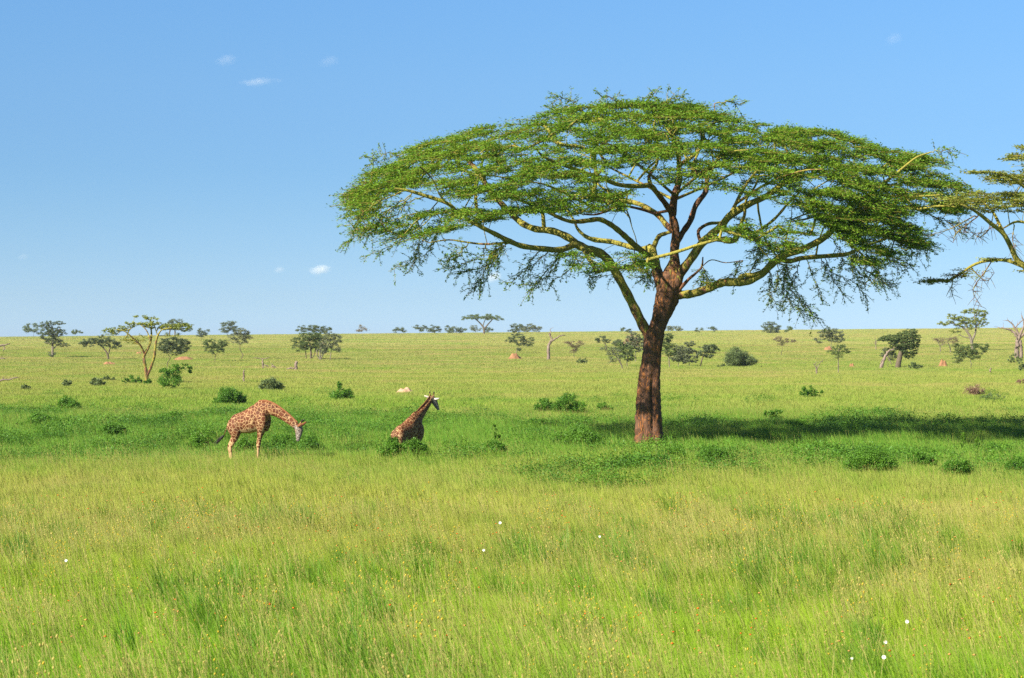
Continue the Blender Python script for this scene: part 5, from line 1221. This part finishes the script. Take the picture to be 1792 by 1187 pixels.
def pose_looking(yaw):
    """standing in the hollow, neck raised, head turned away and down"""
    p = pose_grazing()
    p['neck'] = [(.10, 0, 2.16, .21, .36), (.32, 0, 2.34, .19, .33), (.52, 0, 2.55, .165, .27), (.76, .0, 2.80, .135, .21), (1.00, .0, 3.04, .115, .17), (1.20, .0, 3.26, .10, .145), (1.36, .0, 3.44, .095, .13), (1.44, 0, 3.56, .09, .115)]
    p['head'] = [(1.42, 0, 3.58, .09, .10), (1.52, -.03, 3.53, .12, .13), (1.60, -.07, 3.42, .115, .125), (1.66, -.12, 3.28, .085, .10), (1.70, -.16, 3.15, .064, .078), (1.72, -.19, 3.04, .06, .066), (1.725, -.20, 2.99, .045, .05)]
    p['jaw'] = [(1.42, 0, 3.45, .07, .07), (1.52, -.06, 3.32, .06, .065), (1.60, -.11, 3.18, .05, .05), (1.66, -.16, 3.06, .04, .04)]
    p['head_up'] = (1, -.3, .3)
    for key in ('neck', 'head', 'jaw'):
        p[key] = [(a, b, c - .33 * min(max((a - .1) / 1.2, 0), 1), d, e) for a, b, c, d, e in p[key]]
    p['mane'] = [(.05, 0, 2.585, .02, .035), (.28, 0, 2.69, .022, .05), (.46, 0, 2.84, .022, .055), (.66, 0, 3.02, .022, .055), (.88, 0, 3.22, .022, .05), (1.08, 0, 3.42, .02, .05), (1.24, 0, 3.58, .02, .04), (1.36, 0, 3.68, .015, .03)]
    p['mane'] = [(a, b, c - .33 * min(max((a - .0) / 1.2, 0), 1), d, e) for a, b, c, d, e in p['mane']]
    R = np.array([[math.cos(yaw), math.sin(yaw)], [-math.sin(yaw), math.cos(yaw)]])    # world -> local
    def wl(dx, dy): v = R @ np.array([dx, dy]); return v
    hx, hy, hz = 1.46, -.01, 3.29
    def off(dx, dy, dz, a, b): v = wl(dx, dy); return (hx + v[0], hy + v[1], hz + dz, a, b)
    # horns and ears spread across the sight line, seen from behind
    p['horn'] = [off(-.055, 0, -.02, .034, .034), off(-.075, 0, .10, .028, .028), off(-.085, 0, .17, .026, .026)]
    p['horn2'] = [off(.075, 0, -.04, .034, .034), off(.095, 0, .10, .028, .028), off(.10, 0, .16, .026, .026)]
    p['horn_tips'] = [[off(-.085, 0, .155, .03, .03), off(-.09, 0, .21, .036, .036), off(-.09, 0, .235, .02, .02)], [off(.10, 0, .15, .03, .03), off(.105, 0, .20, .036, .036), off(.105, 0, .23, .02, .02)]]
    p['ears'] = [[off(-.07, 0, -.06, .02, .03), off(-.19, -.02, -.01, .03, .05), off(-.30, -.03, .03, .022, .035), off(-.35, -.03, .05, .006, .01)], [off(.10, -.03, -.09, .02, .03), off(.19, -.06, -.11, .03, .055), off(.30, -.08, -.09, .022, .04), off(.36, -.08, -.06, .006, .01)]]
    p['ear_mat'] = 'ear'
    p['eyes'] = [(1.60, -.18, 3.13), (1.64, .04, 3.13)]
    return p

g1 = ray_ground(455, 811)
YAW1 = math.radians(-20)
build_giraffe('giraffe bending its neck down to graze in the left of the green belt', g1 + np.array([-0.12 * math.cos(YAW1), 0.04, 0.0]), YAW1, pose_grazing())
g2 = np.array([G2[0], G2[1], float(ground(*G2))])
YAW2 = math.radians(56)
build_giraffe('giraffe with raised neck seen from behind, legs hidden in a hollow behind bushes', g2, YAW2, pose_looking(YAW2))

# ------------------------------------------------------------------ grass, undergrowth and flowers that nobody could count
def proto(name, parts):
    """parts: list of (V, Q, material); kept out of the scene, only instanced by the grass objects"""
    V = []; Q = {3: [], 4: []}; mi = {3: [], 4: []}; n = 0; mats = []
    for v, q, m in parts:
        q = np.asarray(q); mats.append(M[m]); k = q.shape[1]
        V.append(v); Q[k].append(q + n); mi[k] += [len(mats) - 1] * len(q); n += len(v)
    Qs = [np.vstack(Q[k]) for k in (3, 4) if Q[k]]
    me = mesh_np(name, np.vstack(V), Qs, mats, matidx=mi[3] + mi[4])
    return bpy.data.objects.new(name, me)

def blades(rng, n, rad, h0, h1, w, lean=0.35, wind=-0.26, segs=3, curve=1.0):
    a = rng.uniform(0, 2 * np.pi, n); rr = rad * np.sqrt(rng.uniform(0, 1, n))
    B = np.stack([rr * np.cos(a), rr * np.sin(a), np.full(n, -0.03)], -1)
    H = rng.uniform(h0, h1, n)
    az = rng.uniform(0, 2 * np.pi, n); ln = np.abs(rng.normal(0, lean, n))
    D = np.stack([np.cos(az) * ln + wind, np.sin(az) * ln, np.zeros(n)], -1)
    fa = rng.uniform(0, np.pi, n); S = np.stack([np.cos(fa), np.sin(fa), np.zeros(n)], -1)
    V = []; ts = np.linspace(0, 1, segs + 1)
    for t in ts:
        c = B + D * (H * t ** (1 + curve))[:, None] + np.array([0, 0, 1]) * (H * t * (1 - 0.25 * ln * t))[:, None]
        ww = (w * (1 - t) ** 0.6 if t < 1 else 0.0006)
        V.append(c - S * ww / 2); V.append(c + S * ww / 2)
    V = np.stack(V, 1)                         # n, 2(segs+1), 3
    m = 2 * (segs + 1); base = np.arange(n)[:, None] * m
    Q = np.concatenate([base + np.array([[2 * i, 2 * i + 1, 2 * i + 3, 2 * i + 2]]) for i in range(segs)])
    return V.reshape(-1, 3), Q

def stalks(rng, n, rad, h0, h1, head_l, head_w, wind=-0.22, sw=0.004):
    SV = []; SQ = []; HV = []; HQ = []
    for i in range(n):
        a = rng.uniform(0, 6.283); r = rad * rng.uniform(0, 1); b = np.array([r * math.cos(a), r * math.sin(a), 0])
        H = rng.uniform(h0, h1); az = rng.uniform(0, 6.283); ln = rng.uniform(0.02, 0.28)
        d = np.array([math.cos(az) * ln + wind, math.sin(az) * ln, 1.0]); d /= np.linalg.norm(d)
        t = b + d * H; m = b + d * H * .5 - np.array([d[0], d[1], 0]) * H * .12
        v, q = tube_arrays([b, m, t], [sw, sw * .8, sw * .6], 3); SV.append(v); SQ.append(q + sum(len(x) for x in SV[:-1]))
        hl = head_l * rng.uniform(.7, 1.3); e = d + np.array([math.cos(az), math.sin(az), -.2]) * .25
        v, q = tube_arrays([t - d * hl * .3, t + e * hl * .1, t + e * hl * .45, t + e * hl * .8], [.001, head_w * .5, head_w * .42, .001], 4)
        HV.append(v); HQ.append(q + sum(len(x) for x in HV[:-1]))
    return (np.vstack(SV), np.vstack(SQ)), (np.vstack(HV), np.vstack(HQ))

def leafy_clump(rng, n, rad, h, L, mat):
    u = rng.normal(0, 1, (n, 3)); u /= np.linalg.norm(u, axis=1, keepdims=True); rr = rng.uniform(.35, 1, n)[:, None] ** .5
    C = u * rr * [rad, rad, h * .55] + [0, 0, h * .5]
    # lumpy outline
    C[:, 2] *= 0.75 + 0.35 * np.sin(C[:, 0] * 9 / rad * .5 + rng.uniform(0, 6)) * np.sin(C[:, 1] * 8 / rad * .5 + rng.uniform(0, 6))
    C[:, 2] = np.abs(C[:, 2])
    d = u + [0, 0, .6]; d /= np.linalg.norm(d, axis=1, keepdims=True)
    v, q = leaf_quads(C, L, L * .45, rng, 0.9, d)
    return (v, q, mat)

def scatter(name, P, yaw, scl, idx, protos, label, tilt=None):
    coll = bpy.data.collections.new(name + '_models')
    for i, p in enumerate(protos):
        p.name = '%s_%03d' % (name, i); coll.objects.link(p)
    me = bpy.data.meshes.new(name)
    me.vertices.add(len(P)); me.vertices.foreach_set('co', np.asarray(P, np.float32).ravel())
    a = me.attributes.new('rot', 'FLOAT_VECTOR', 'POINT')
    R = np.zeros((len(P), 3), np.float32); R[:, 2] = yaw
    if tilt is not None: R[:, :2] = tilt
    a.data.foreach_set('vector', R.ravel())
    a = me.attributes.new('scl', 'FLOAT_VECTOR', 'POINT'); a.data.foreach_set('vector', np.asarray(scl, np.float32).ravel())
    a = me.attributes.new('idx', 'INT', 'POINT'); a.data.foreach_set('value', np.asarray(idx, np.int32))
    o = link(bpy.data.objects.new(name, me))
    ng = bpy.data.node_groups.new(name, 'GeometryNodeTree')
    ng.interface.new_socket('Geometry', in_out='INPUT', socket_type='NodeSocketGeometry')
    ng.interface.new_socket('Geometry', in_out='OUTPUT', socket_type='NodeSocketGeometry')
    gi = ng.nodes.new('NodeGroupInput'); go = ng.nodes.new('NodeGroupOutput')
    ip = ng.nodes.new('GeometryNodeInstanceOnPoints'); ci = ng.nodes.new('GeometryNodeCollectionInfo')
    ci.inputs['Collection'].default_value = coll; ci.inputs['Separate Children'].default_value = True; ci.inputs['Reset Children'].default_value = True
    def attr(nm, ty):
        n = ng.nodes.new('GeometryNodeInputNamedAttribute'); n.data_type = ty; n.inputs['Name'].default_value = nm
        return n.outputs['Attribute']
    ip.inputs['Pick Instance'].default_value = True
    ng.links.new(gi.outputs[0], ip.inputs['Points']); ng.links.new(ci.outputs[0], ip.inputs['Instance'])
    ng.links.new(attr('idx', 'INT'), ip.inputs['Instance Index']); ng.links.new(attr('rot', 'FLOAT_VECTOR'), ip.inputs['Rotation']); ng.links.new(attr('scl', 'FLOAT_VECTOR'), ip.inputs['Scale'])
    ng.links.new(ip.outputs[0], go.inputs[0])
    md = o.modifiers.new('instances', 'NODES'); md.node_group = ng
    tag(o, label, name.replace('_', ' '), kind='stuff')
    return o

def vnoise(x, y, seed):
    """cheap smooth noise 0..1"""
    r = np.random.default_rng(seed); out = np.zeros_like(x); amp = 0
    for k in range(7):
        f = 0.6 * 1.55 ** k; a = 1 / (1 + 0.5 * k); th = r.uniform(0, 6.28); ph = r.uniform(0, 6.28, 2)
        out += a * np.sin(f * (x * math.cos(th) + y * math.sin(th)) + ph[0] + 1.7 * np.sin(f * .6 * (y * math.cos(th) - x * math.sin(th)) + ph[1])); amp += a
    return 0.5 + 0.5 * out / amp * 1.5

def field_points(rng, y0, y1, dens, margin=1.12, pw=0.0):
    """random points in the wedge of ground the camera sees, with some to spare each side"""
    n = int(dens * 0.24 * margin * 2 * 0.5 * (y1 ** 2 - y0 ** 2))
    u = rng.uniform(0, 1, n); y = np.sqrt(y0 ** 2 + u * (y1 ** 2 - y0 ** 2))
    x = rng.uniform(-1, 1, n) * 0.24 * margin * y + rng.uniform(-1, 1, n) * 1.0
    return x, y

def clear_of_mounds(x, y, k=0.85):
    ok = np.ones(len(x), bool)
    for mx, my, r in MOUNDS:
        ok &= ((x - mx) ** 2 + ((y - my) * .9) ** 2) > (r * k) ** 2
        front = (np.abs(x - mx) < r) & (y < my) & (y > my - 4 * r)     # nearest blades in front stay, they are low
    return ok

def belt_mask(x, y):
    """1 inside the wet green belt (about 84 to 130 m out, nearer and wider on the left)"""
    yy = y + 0.38 * np.clip(x, -26, 26) + 5 * np.sin(x * 0.21 + 1) + 3 * np.sin(x * .47)
    return np.clip((yy + 9 * (vnoise(x * .35, y * .3, 77) - .5) - 84) / 13, 0, 1) * np.clip((150 - yy) / 25, 0, 1)

def build_field():
    rng = np.random.default_rng(21)
    pr = []
    for i in range(8):            # plain green tufts
        v, q = blades(rng, 46, 0.24, .28, .62, .0085, .30); pr.append(proto('g', [(v, q, 'grass')]))
    for i in range(4):            # with dry blades and seed stalks
        v, q = blades(rng, 34, 0.22, .28, .62, .0085, .34); s, h = stalks(rng, 4, .2, .45, .88, .055, .008, sw=.0045)
        pr.append(proto('g', [(v, q, 'grass_dry'), (*s, 'stalk'), (*h, 'head')]))
    for i in range(3):            # tall stalks with fat heads
        v, q = blades(rng, 22, 0.2, .3, .7, .010, .3); s, h = stalks(rng, 3, .16, .5, .90, .050, .019, sw=.006)
        pr.append(proto('g', [(v, q, 'grass'), (*s, 'stalk'), (*h, 'head')]))
    for i in range(2):            # leafy herbs among the grass
        pr.append(proto('g', [leafy_clump(rng, 70, .16, .45, .055, 'weed'), (*blades(rng, 16, .2, .3, .6, .008, .3), 'grass')]))
    for i in range(4):            # coarse tall tussocks
        v, q = blades(rng, 60, 0.20, .50, .95, .013, .42, curve=1.3); v2, q2 = blades(rng, 14, 0.16, .4, .9, .010, .3)
        pr.append(proto('g', [(v, q, 'tussock'), (v2, q2, 'grass_dry')]))
    for i in range(2):            # herbs with yellow flower heads
        (sv, sq), (hv, hq) = stalks(rng, 9, .2, .45, .85, .035, .026); pr.append(proto('g', [(sv, sq, 'stalk'), (hv, hq, 'yellow_petal' if i else 'head'), leafy_clump(rng, 60, .18, .5, .05, 'weed')]))
    x, y = field_points(rng, 24, 62, 22); n = len(x)
    t = vnoise(x * .5, y * .5, 1); tt = vnoise(x * 1.6, y * 1.6, 2)
    idx = rng.integers(0, 8, n); u = rng.random(n)
    idx = np.where(u < 0.16 + 0.34 * (t - .3), rng.integers(8, 12, n), idx); idx = np.where((u > .945), rng.integers(12, 15, n), idx); idx = np.where((u > .84) & (u < .88) & (tt > .55), rng.integers(15, 17, n), idx)
    patch = vnoise(x * .8, y * .35, 31); idx = np.where((rng.random(n) < .10) & (patch > .52), rng.integers(17, 21, n), idx); idx = np.where((rng.random(n) < .028), rng.integers(21, 23, n), idx)
    s = rng.uniform(.7, 1.25, n) * (0.50 + 0.60 * tt + .25 * t); sc_ = np.stack([s * 1.05, s * 1.05, s], -1)
    scatter('meadow_grass', np.stack([x, y, ground(x, y)], -1), rng.normal(0, .55, n), sc_, idx, pr, 'tall yellow green meadow grass filling the foreground')

    pr = []
    for i in range(6):
        v, q = blades(rng, 60, 0.42, .22, .52, .014, .32); pr.append(proto('g', [(v, q, 'grass')]))
    for i in range(4):
        v, q = blades(rng, 46, 0.42, .22, .55, .014, .34); s, h = stalks(rng, 4, .4, .4, .66, .05, .009, sw=.004)
        pr.append(proto('g', [(v, q, 'grass_dry'), (*s, 'stalk'), (*h, 'head')]))
    for i in range(3):            # lush leafy tufts for the belt
        v, q = blades(rng, 40, 0.4, .3, .7, .016, .42); pr.append(proto('g', [(v, q, 'grass'), leafy_clump(rng, 90, .35, .42, .07, 'weed')]))
    x, y = field_points(rng, 60, 150, 7.5); n = len(x)
    b = belt_mask(x, y); t = vnoise(x * .4, y * .4, 3); tt = vnoise(x * 1.2, y * 1.2, 4)
    idx = rng.integers(0, 6, n); u = rng.random(n)
    idx = np.where(u < (.28 + .3 * (t - .4)) * (1 - b * .9), rng.integers(6, 10, n), idx); idx = np.where(u > 1 - .45 * b * (tt > .40), rng.integers(10, 13, n), idx)
    s = rng.uniform(.75, 1.2, n) * (0.72 + 0.45 * tt + .15 * b)
    scatter('plain_grass', np.stack([x, y, ground(x, y)], -1), rng.normal(0, .7, n), np.stack([s, s, s], -1), idx, pr, 'olive and green grass of the middle distance')

    pr = []
    for i in range(6):
        v, q = blades(rng, 70, 1.0, .20, .46, .032, .35, segs=2); pr.append(proto('g', [(v, q, 'grass' if i < 4 else 'grass_dry')]))
    x, y = field_points(rng, 146, 330, 1.5); x2, y2 = field_points(rng, 325, 700, .35)
    x = np.concatenate([x, x2]); y = np.concatenate([y, y2]); ok = clear_of_mounds(x, y); x, y = x[ok], y[ok]; n = len(x)
    tt = vnoise(x * .35, y * .25, 6); idx = rng.integers(0, 6, n); s = rng.uniform(.75, 1.2, n) * (.65 + .55 * tt); wide = 1 + .8 * np.clip((y - 300) / 400, 0, 1)
    scatter('far_grass', np.stack([x, y, ground(x, y)], -1), rng.uniform(0, 6.28, n), np.stack([s * wide, s * wide, s], -1), idx, pr, 'pale grass of the far plain')
    pr = []
    for i in range(4):
        v, q = blades(rng, 60, 2.6, .16, .42, .10, .35, segs=1); pr.append(proto('g', [(v, q, 'grass' if i < 3 else 'grass_dry')]))
    x, y = field_points(rng, 690, 1290, .05); ok = clear_of_mounds(x, y); x, y = x[ok], y[ok]; n = len(x)
    s = rng.uniform(.7, 1.2, n)
    scatter('hill_grass', np.stack([x, y, ground(x, y)], -1), rng.uniform(0, 6.28, n), np.stack([s, s, s], -1), rng.integers(0, 4, n), pr, 'thin pale grass on the slope below the skyline')

    # leafy undergrowth of the wet belt
    pr = [proto('u', [leafy_clump(rng, 420, rng.uniform(.45, .85), rng.uniform(.55, .90), .074, ('shrub', 'shrub_dark', 'weed')[i % 3])]) for i in range(6)]
    x, y = field_points(rng, 74, 200, 5.0); b = belt_mask(x, y); t = vnoise(x * .32, y * .22, 8); fine = vnoise(x * 1.1, y * .8, 9)
    keep = rng.random(len(x)) < np.clip((t - .36) * 3.6, 0, 1) * np.clip(fine * 3.2 - 1.15, 0, 1) * (b * .95 + .015)
    keep |= (rng.random(len(x)) < .22 * np.clip((x - 2) / 5, 0, 1) * (np.abs(y - 98.5 + .12 * x) < 4.5) * (fine > .45))
    keep &= ((x - TX[0]) ** 2 + (y - TX[1]) ** 2 > 1.5) & (((x - g1[0]) / 1.6) ** 2 + ((y - g1[1]) / 1.2) ** 2 > 1)
    x, y = x[keep], y[keep]; n = len(x); s = rng.uniform(.5, 1.25, n) * (.7 + .6 * vnoise(x * .7, y * .5, 17)); print('undergrowth', n)
    scatter('undergrowth', np.stack([x, y, ground(x, y)], -1), rng.uniform(0, 6.28, n), np.stack([s * 1.2, s * 1.2, s], -1), rng.integers(0, 6, n), pr, 'low leafy green undergrowth of the wet belt')

    # wild flowers, hundreds of tiny orange and yellow heads
    def flower(col, r):
        (sv, sq), _ = stalks(rng, 1, .02, .5, .62, .01, .002, .05, .003)
        tipz = sv[:, 2].max(); tip = sv[sv[:, 2] > tipz - .005].mean(0); v = [tip]
        for k in range(10): v.append(tip + np.array([r * math.cos(k * .6283), r * math.sin(k * .6283), .006 if k % 2 else -.012]) * (1 if k % 2 else .55))
        v.append(tip + [0, 0, r * .7]); q = [(0, 1 + k, 1 + (k + 1) % 10) for k in range(10)] + [(11, 1 + (k + 1) % 10, 1 + k) for k in range(10)]
        return proto('f', [(sv, sq, 'stalk'), (np.array(v), np.array(q), col)])
    pr = [flower('orange_petal', .024), flower('orange_petal', .018), flower('peach_petal', .026), flower('yellow_petal', .022)]
    x, y = field_points(rng, 32, 66, 1.6, 1.05); t = vnoise(x * .6, y * .4, 12); keep = rng.random(len(x)) < np.clip((t - .35) * 2.5, .1, 1); x, y = x[keep], y[keep]; n = len(x)
    s = rng.uniform(.85, 1.3, n)
    scatter('wildflowers', np.stack([x, y, ground(x, y)], -1), rng.uniform(0, 6.28, n), np.stack([s] * 3, -1), rng.choice([0, 1, 2, 2, 2, 3], n), pr, 'tiny orange and yellow wild flowers dotted through the grass')
M['orange_petal'] = mat_flat('orange_petal', (0.80, 0.17, 0.02), .6, .3, .15, 5)
M['peach_petal'] = mat_flat('peach_petal', (0.62, 0.32, 0.10), .6, .3, .15, 5)
M['white_petal'] = mat_flat('white_petal', (0.85, 0.85, 0.82), .6, .2, .03, 5)
TX = ray_ground(1137, 784)
build_field()

def white_flower(label, px, py, r=.03):
    r = r * .62; D = CAMH
    b = ray_ground(px, py, .72); root = empty('white_flower', tuple(b)); tag(root, label, 'flower', 'white flowers in the foreground grass')
    top_ = b + [0.03, 0, .72]; tb = Tubes(); tb.add(catmull(np.array([b, b + [-.01, 0, .4], top_]), 3), [.005] * 7, 5, 0); V, Q, A = tb.arrays(); obj_np('stem', V, Q, M['stalk'], root, smooth=True)
    V = []; Q = []
    for k in range(9):
        a = k * 6.2832 / 9; d = np.array([math.cos(a), -.25 + .45 * math.sin(a), .9 * math.sin(a)]); sd = np.array([-math.sin(a), .45 * math.cos(a), .9 * math.cos(a)]); n = len(V)
        V += [top_ + d * r * .2 - sd * r * .12, top_ + d * r * .2 + sd * r * .12, top_ + d * r + sd * r * .3, top_ + d * r * 1.25, top_ + d * r - sd * r * .3]; Q.append([n + i for i in range(5)])
    obj_np('petals', np.array(V), np.array(Q), M['white_petal'], root)
    tb = Tubes(); tb.add(np.array([top_ - [0, 0, .004], top_ + [0, 0, .008], top_ + [0, 0, .016]]), [r * .3, r * .34, r * .12], 8, 0, True); V, Q, A = tb.arrays(); obj_np('flower_centre', V, Q, M['yellow_petal'], root, smooth=True)
white_flower('white flower, highest of the three close together at the lower right', 1584, 1088, .042)
white_flower('white flower, middle of the three close together at the lower right', 1546, 1124, .036)
white_flower('white flower, lowest of the three close together at the lower right', 1543, 1150, .042)
white_flower('white flower alone in the olive grass left of the middle', 873, 915, .05)
white_flower('small white flower in the grass, lower left of the middle', 844, 963, .04)
white_flower('small white flower in the grass below the big trunk', 1047, 939, .04)
white_flower('tiny white flower in the grass, right of the big trunk column', 1487, 1152, .025)
white_flower('small white flower in the left foreground grass', 113, 981, .04)

# ------------------------------------------------------------------ small clouds
def cloud(label, px, py, rx, ry, dens, seed):
    rng = np.random.default_rng(seed)
    D = 9000.0; s = F / D; c = at(px, py, D)
    a, h = rx / s * 1.75, ry / s * 2.1
    bm_v = []; k = 24; th = np.linspace(0, 2 * np.pi, k, endpoint=False)
    t = np.linspace(-1, 1, 14)
    P = np.array([[q * a, 0, 0] for q in t]); R = np.sqrt(np.clip(1 - t * t, .0004, 1))
    v, q, tri = tube_arrays(P, R * a * .6, 20, True, R * h)
    o = bpy.data.objects.new('cloud', mesh_np('cloud', v, [q, tri], [])); o.location = c; link(o)
    m, nt, out = new_mat('cloud_vapour')
    tc = N(nt, 'ShaderNodeTexCoord'); sc3 = scaled(nt, tc.outputs['Object'], (1 / a, 1 / (a * .6), 1 / h))
    ln = N(nt, 'ShaderNodeVectorMath', operation='LENGTH'); nt.links.new(sc3, ln.inputs[0])
    no = noise(nt, scaled(nt, tc.outputs['Object'], (1 / h * .6, 1 / h * .6, 1 / h)), 0.9, 4, .55)
    fall = mapr(nt, ln.outputs['Value'], .0, .95, 1, 0)
    d = math_(nt, 'SUBTRACT', math_(nt, 'ADD', math_(nt, 'MULTIPLY', no, 1.5), math_(nt, 'MULTIPLY', fall, 1.0)), 1.25)
    d = math_(nt, 'MULTIPLY', math_(nt, 'MAXIMUM', d, 0), dens)
    vs = N(nt, 'ShaderNodeVolumePrincipled'); vs.inputs['Color'].default_value = (1, 1, 1, 1); vs.inputs['Anisotropy'].default_value = 0.0
    nt.links.new(d, vs.inputs['Density']); nt.links.new(vs.outputs[0], out.inputs['Volume'])
    o.data.materials.append(m)
    tag(o, label, 'cloud', 'small fair weather clouds')
    return o
cloud('small white cloud low in the sky between the left edge and the tree, brightest', 562, 470, 25, 9, .034, 1)
cloud('tiny faint cloud just left of the brightest low cloud', 490, 471, 13, 6, .02, 2)
cloud('little white cloud under the left skirt of the big tree', 866, 482, 17, 10, .05, 3)
cloud('thin pinkish cloud high in the sky, upper one of two', 398, 103, 26, 10, .006, 4)
cloud('thin streak of cloud high in the sky, lower one of two', 451, 143, 38, 7, .008, 5)
cloud('very faint cloud right of the two high thin clouds', 578, 105, 25, 10, .004, 6)
cloud('faint cloud near the left edge above the skyline', 42, 448, 14, 6, .007, 7)
cloud('faint wisp of cloud high at the right above the second tree', 1566, 65, 20, 11, .005, 8)


# ------------------------------------------------------------------ air
def build_haze():
    x0, x1, y0, y1, z0, z1 = -1500.0, 1500.0, -60.0, 1330.0, -12.0, 32.0
    V = np.array([(x, y, z) for z in (z0, z1) for y in (y0, y1) for x in (x0, x1)]); Q = [(0, 2, 3, 1), (4, 5, 7, 6), (0, 1, 5, 4), (2, 6, 7, 3), (0, 4, 6, 2), (1, 3, 7, 5)]
    m, nt, out = new_mat('haze_air'); v = N(nt, 'ShaderNodeVolumePrincipled'); v.inputs['Color'].default_value = (0.80, 0.88, 1.0, 1); v.inputs['Density'].default_value = HAZE; v.inputs['Anisotropy'].default_value = 0.3
    nt.links.new(v.outputs[0], out.inputs['Volume'])
    tag(obj_np('haze', V, np.array(Q), m), 'thin pale blue air over the plain', 'haze', kind='stuff')
HAZE = 0.00007
build_haze()
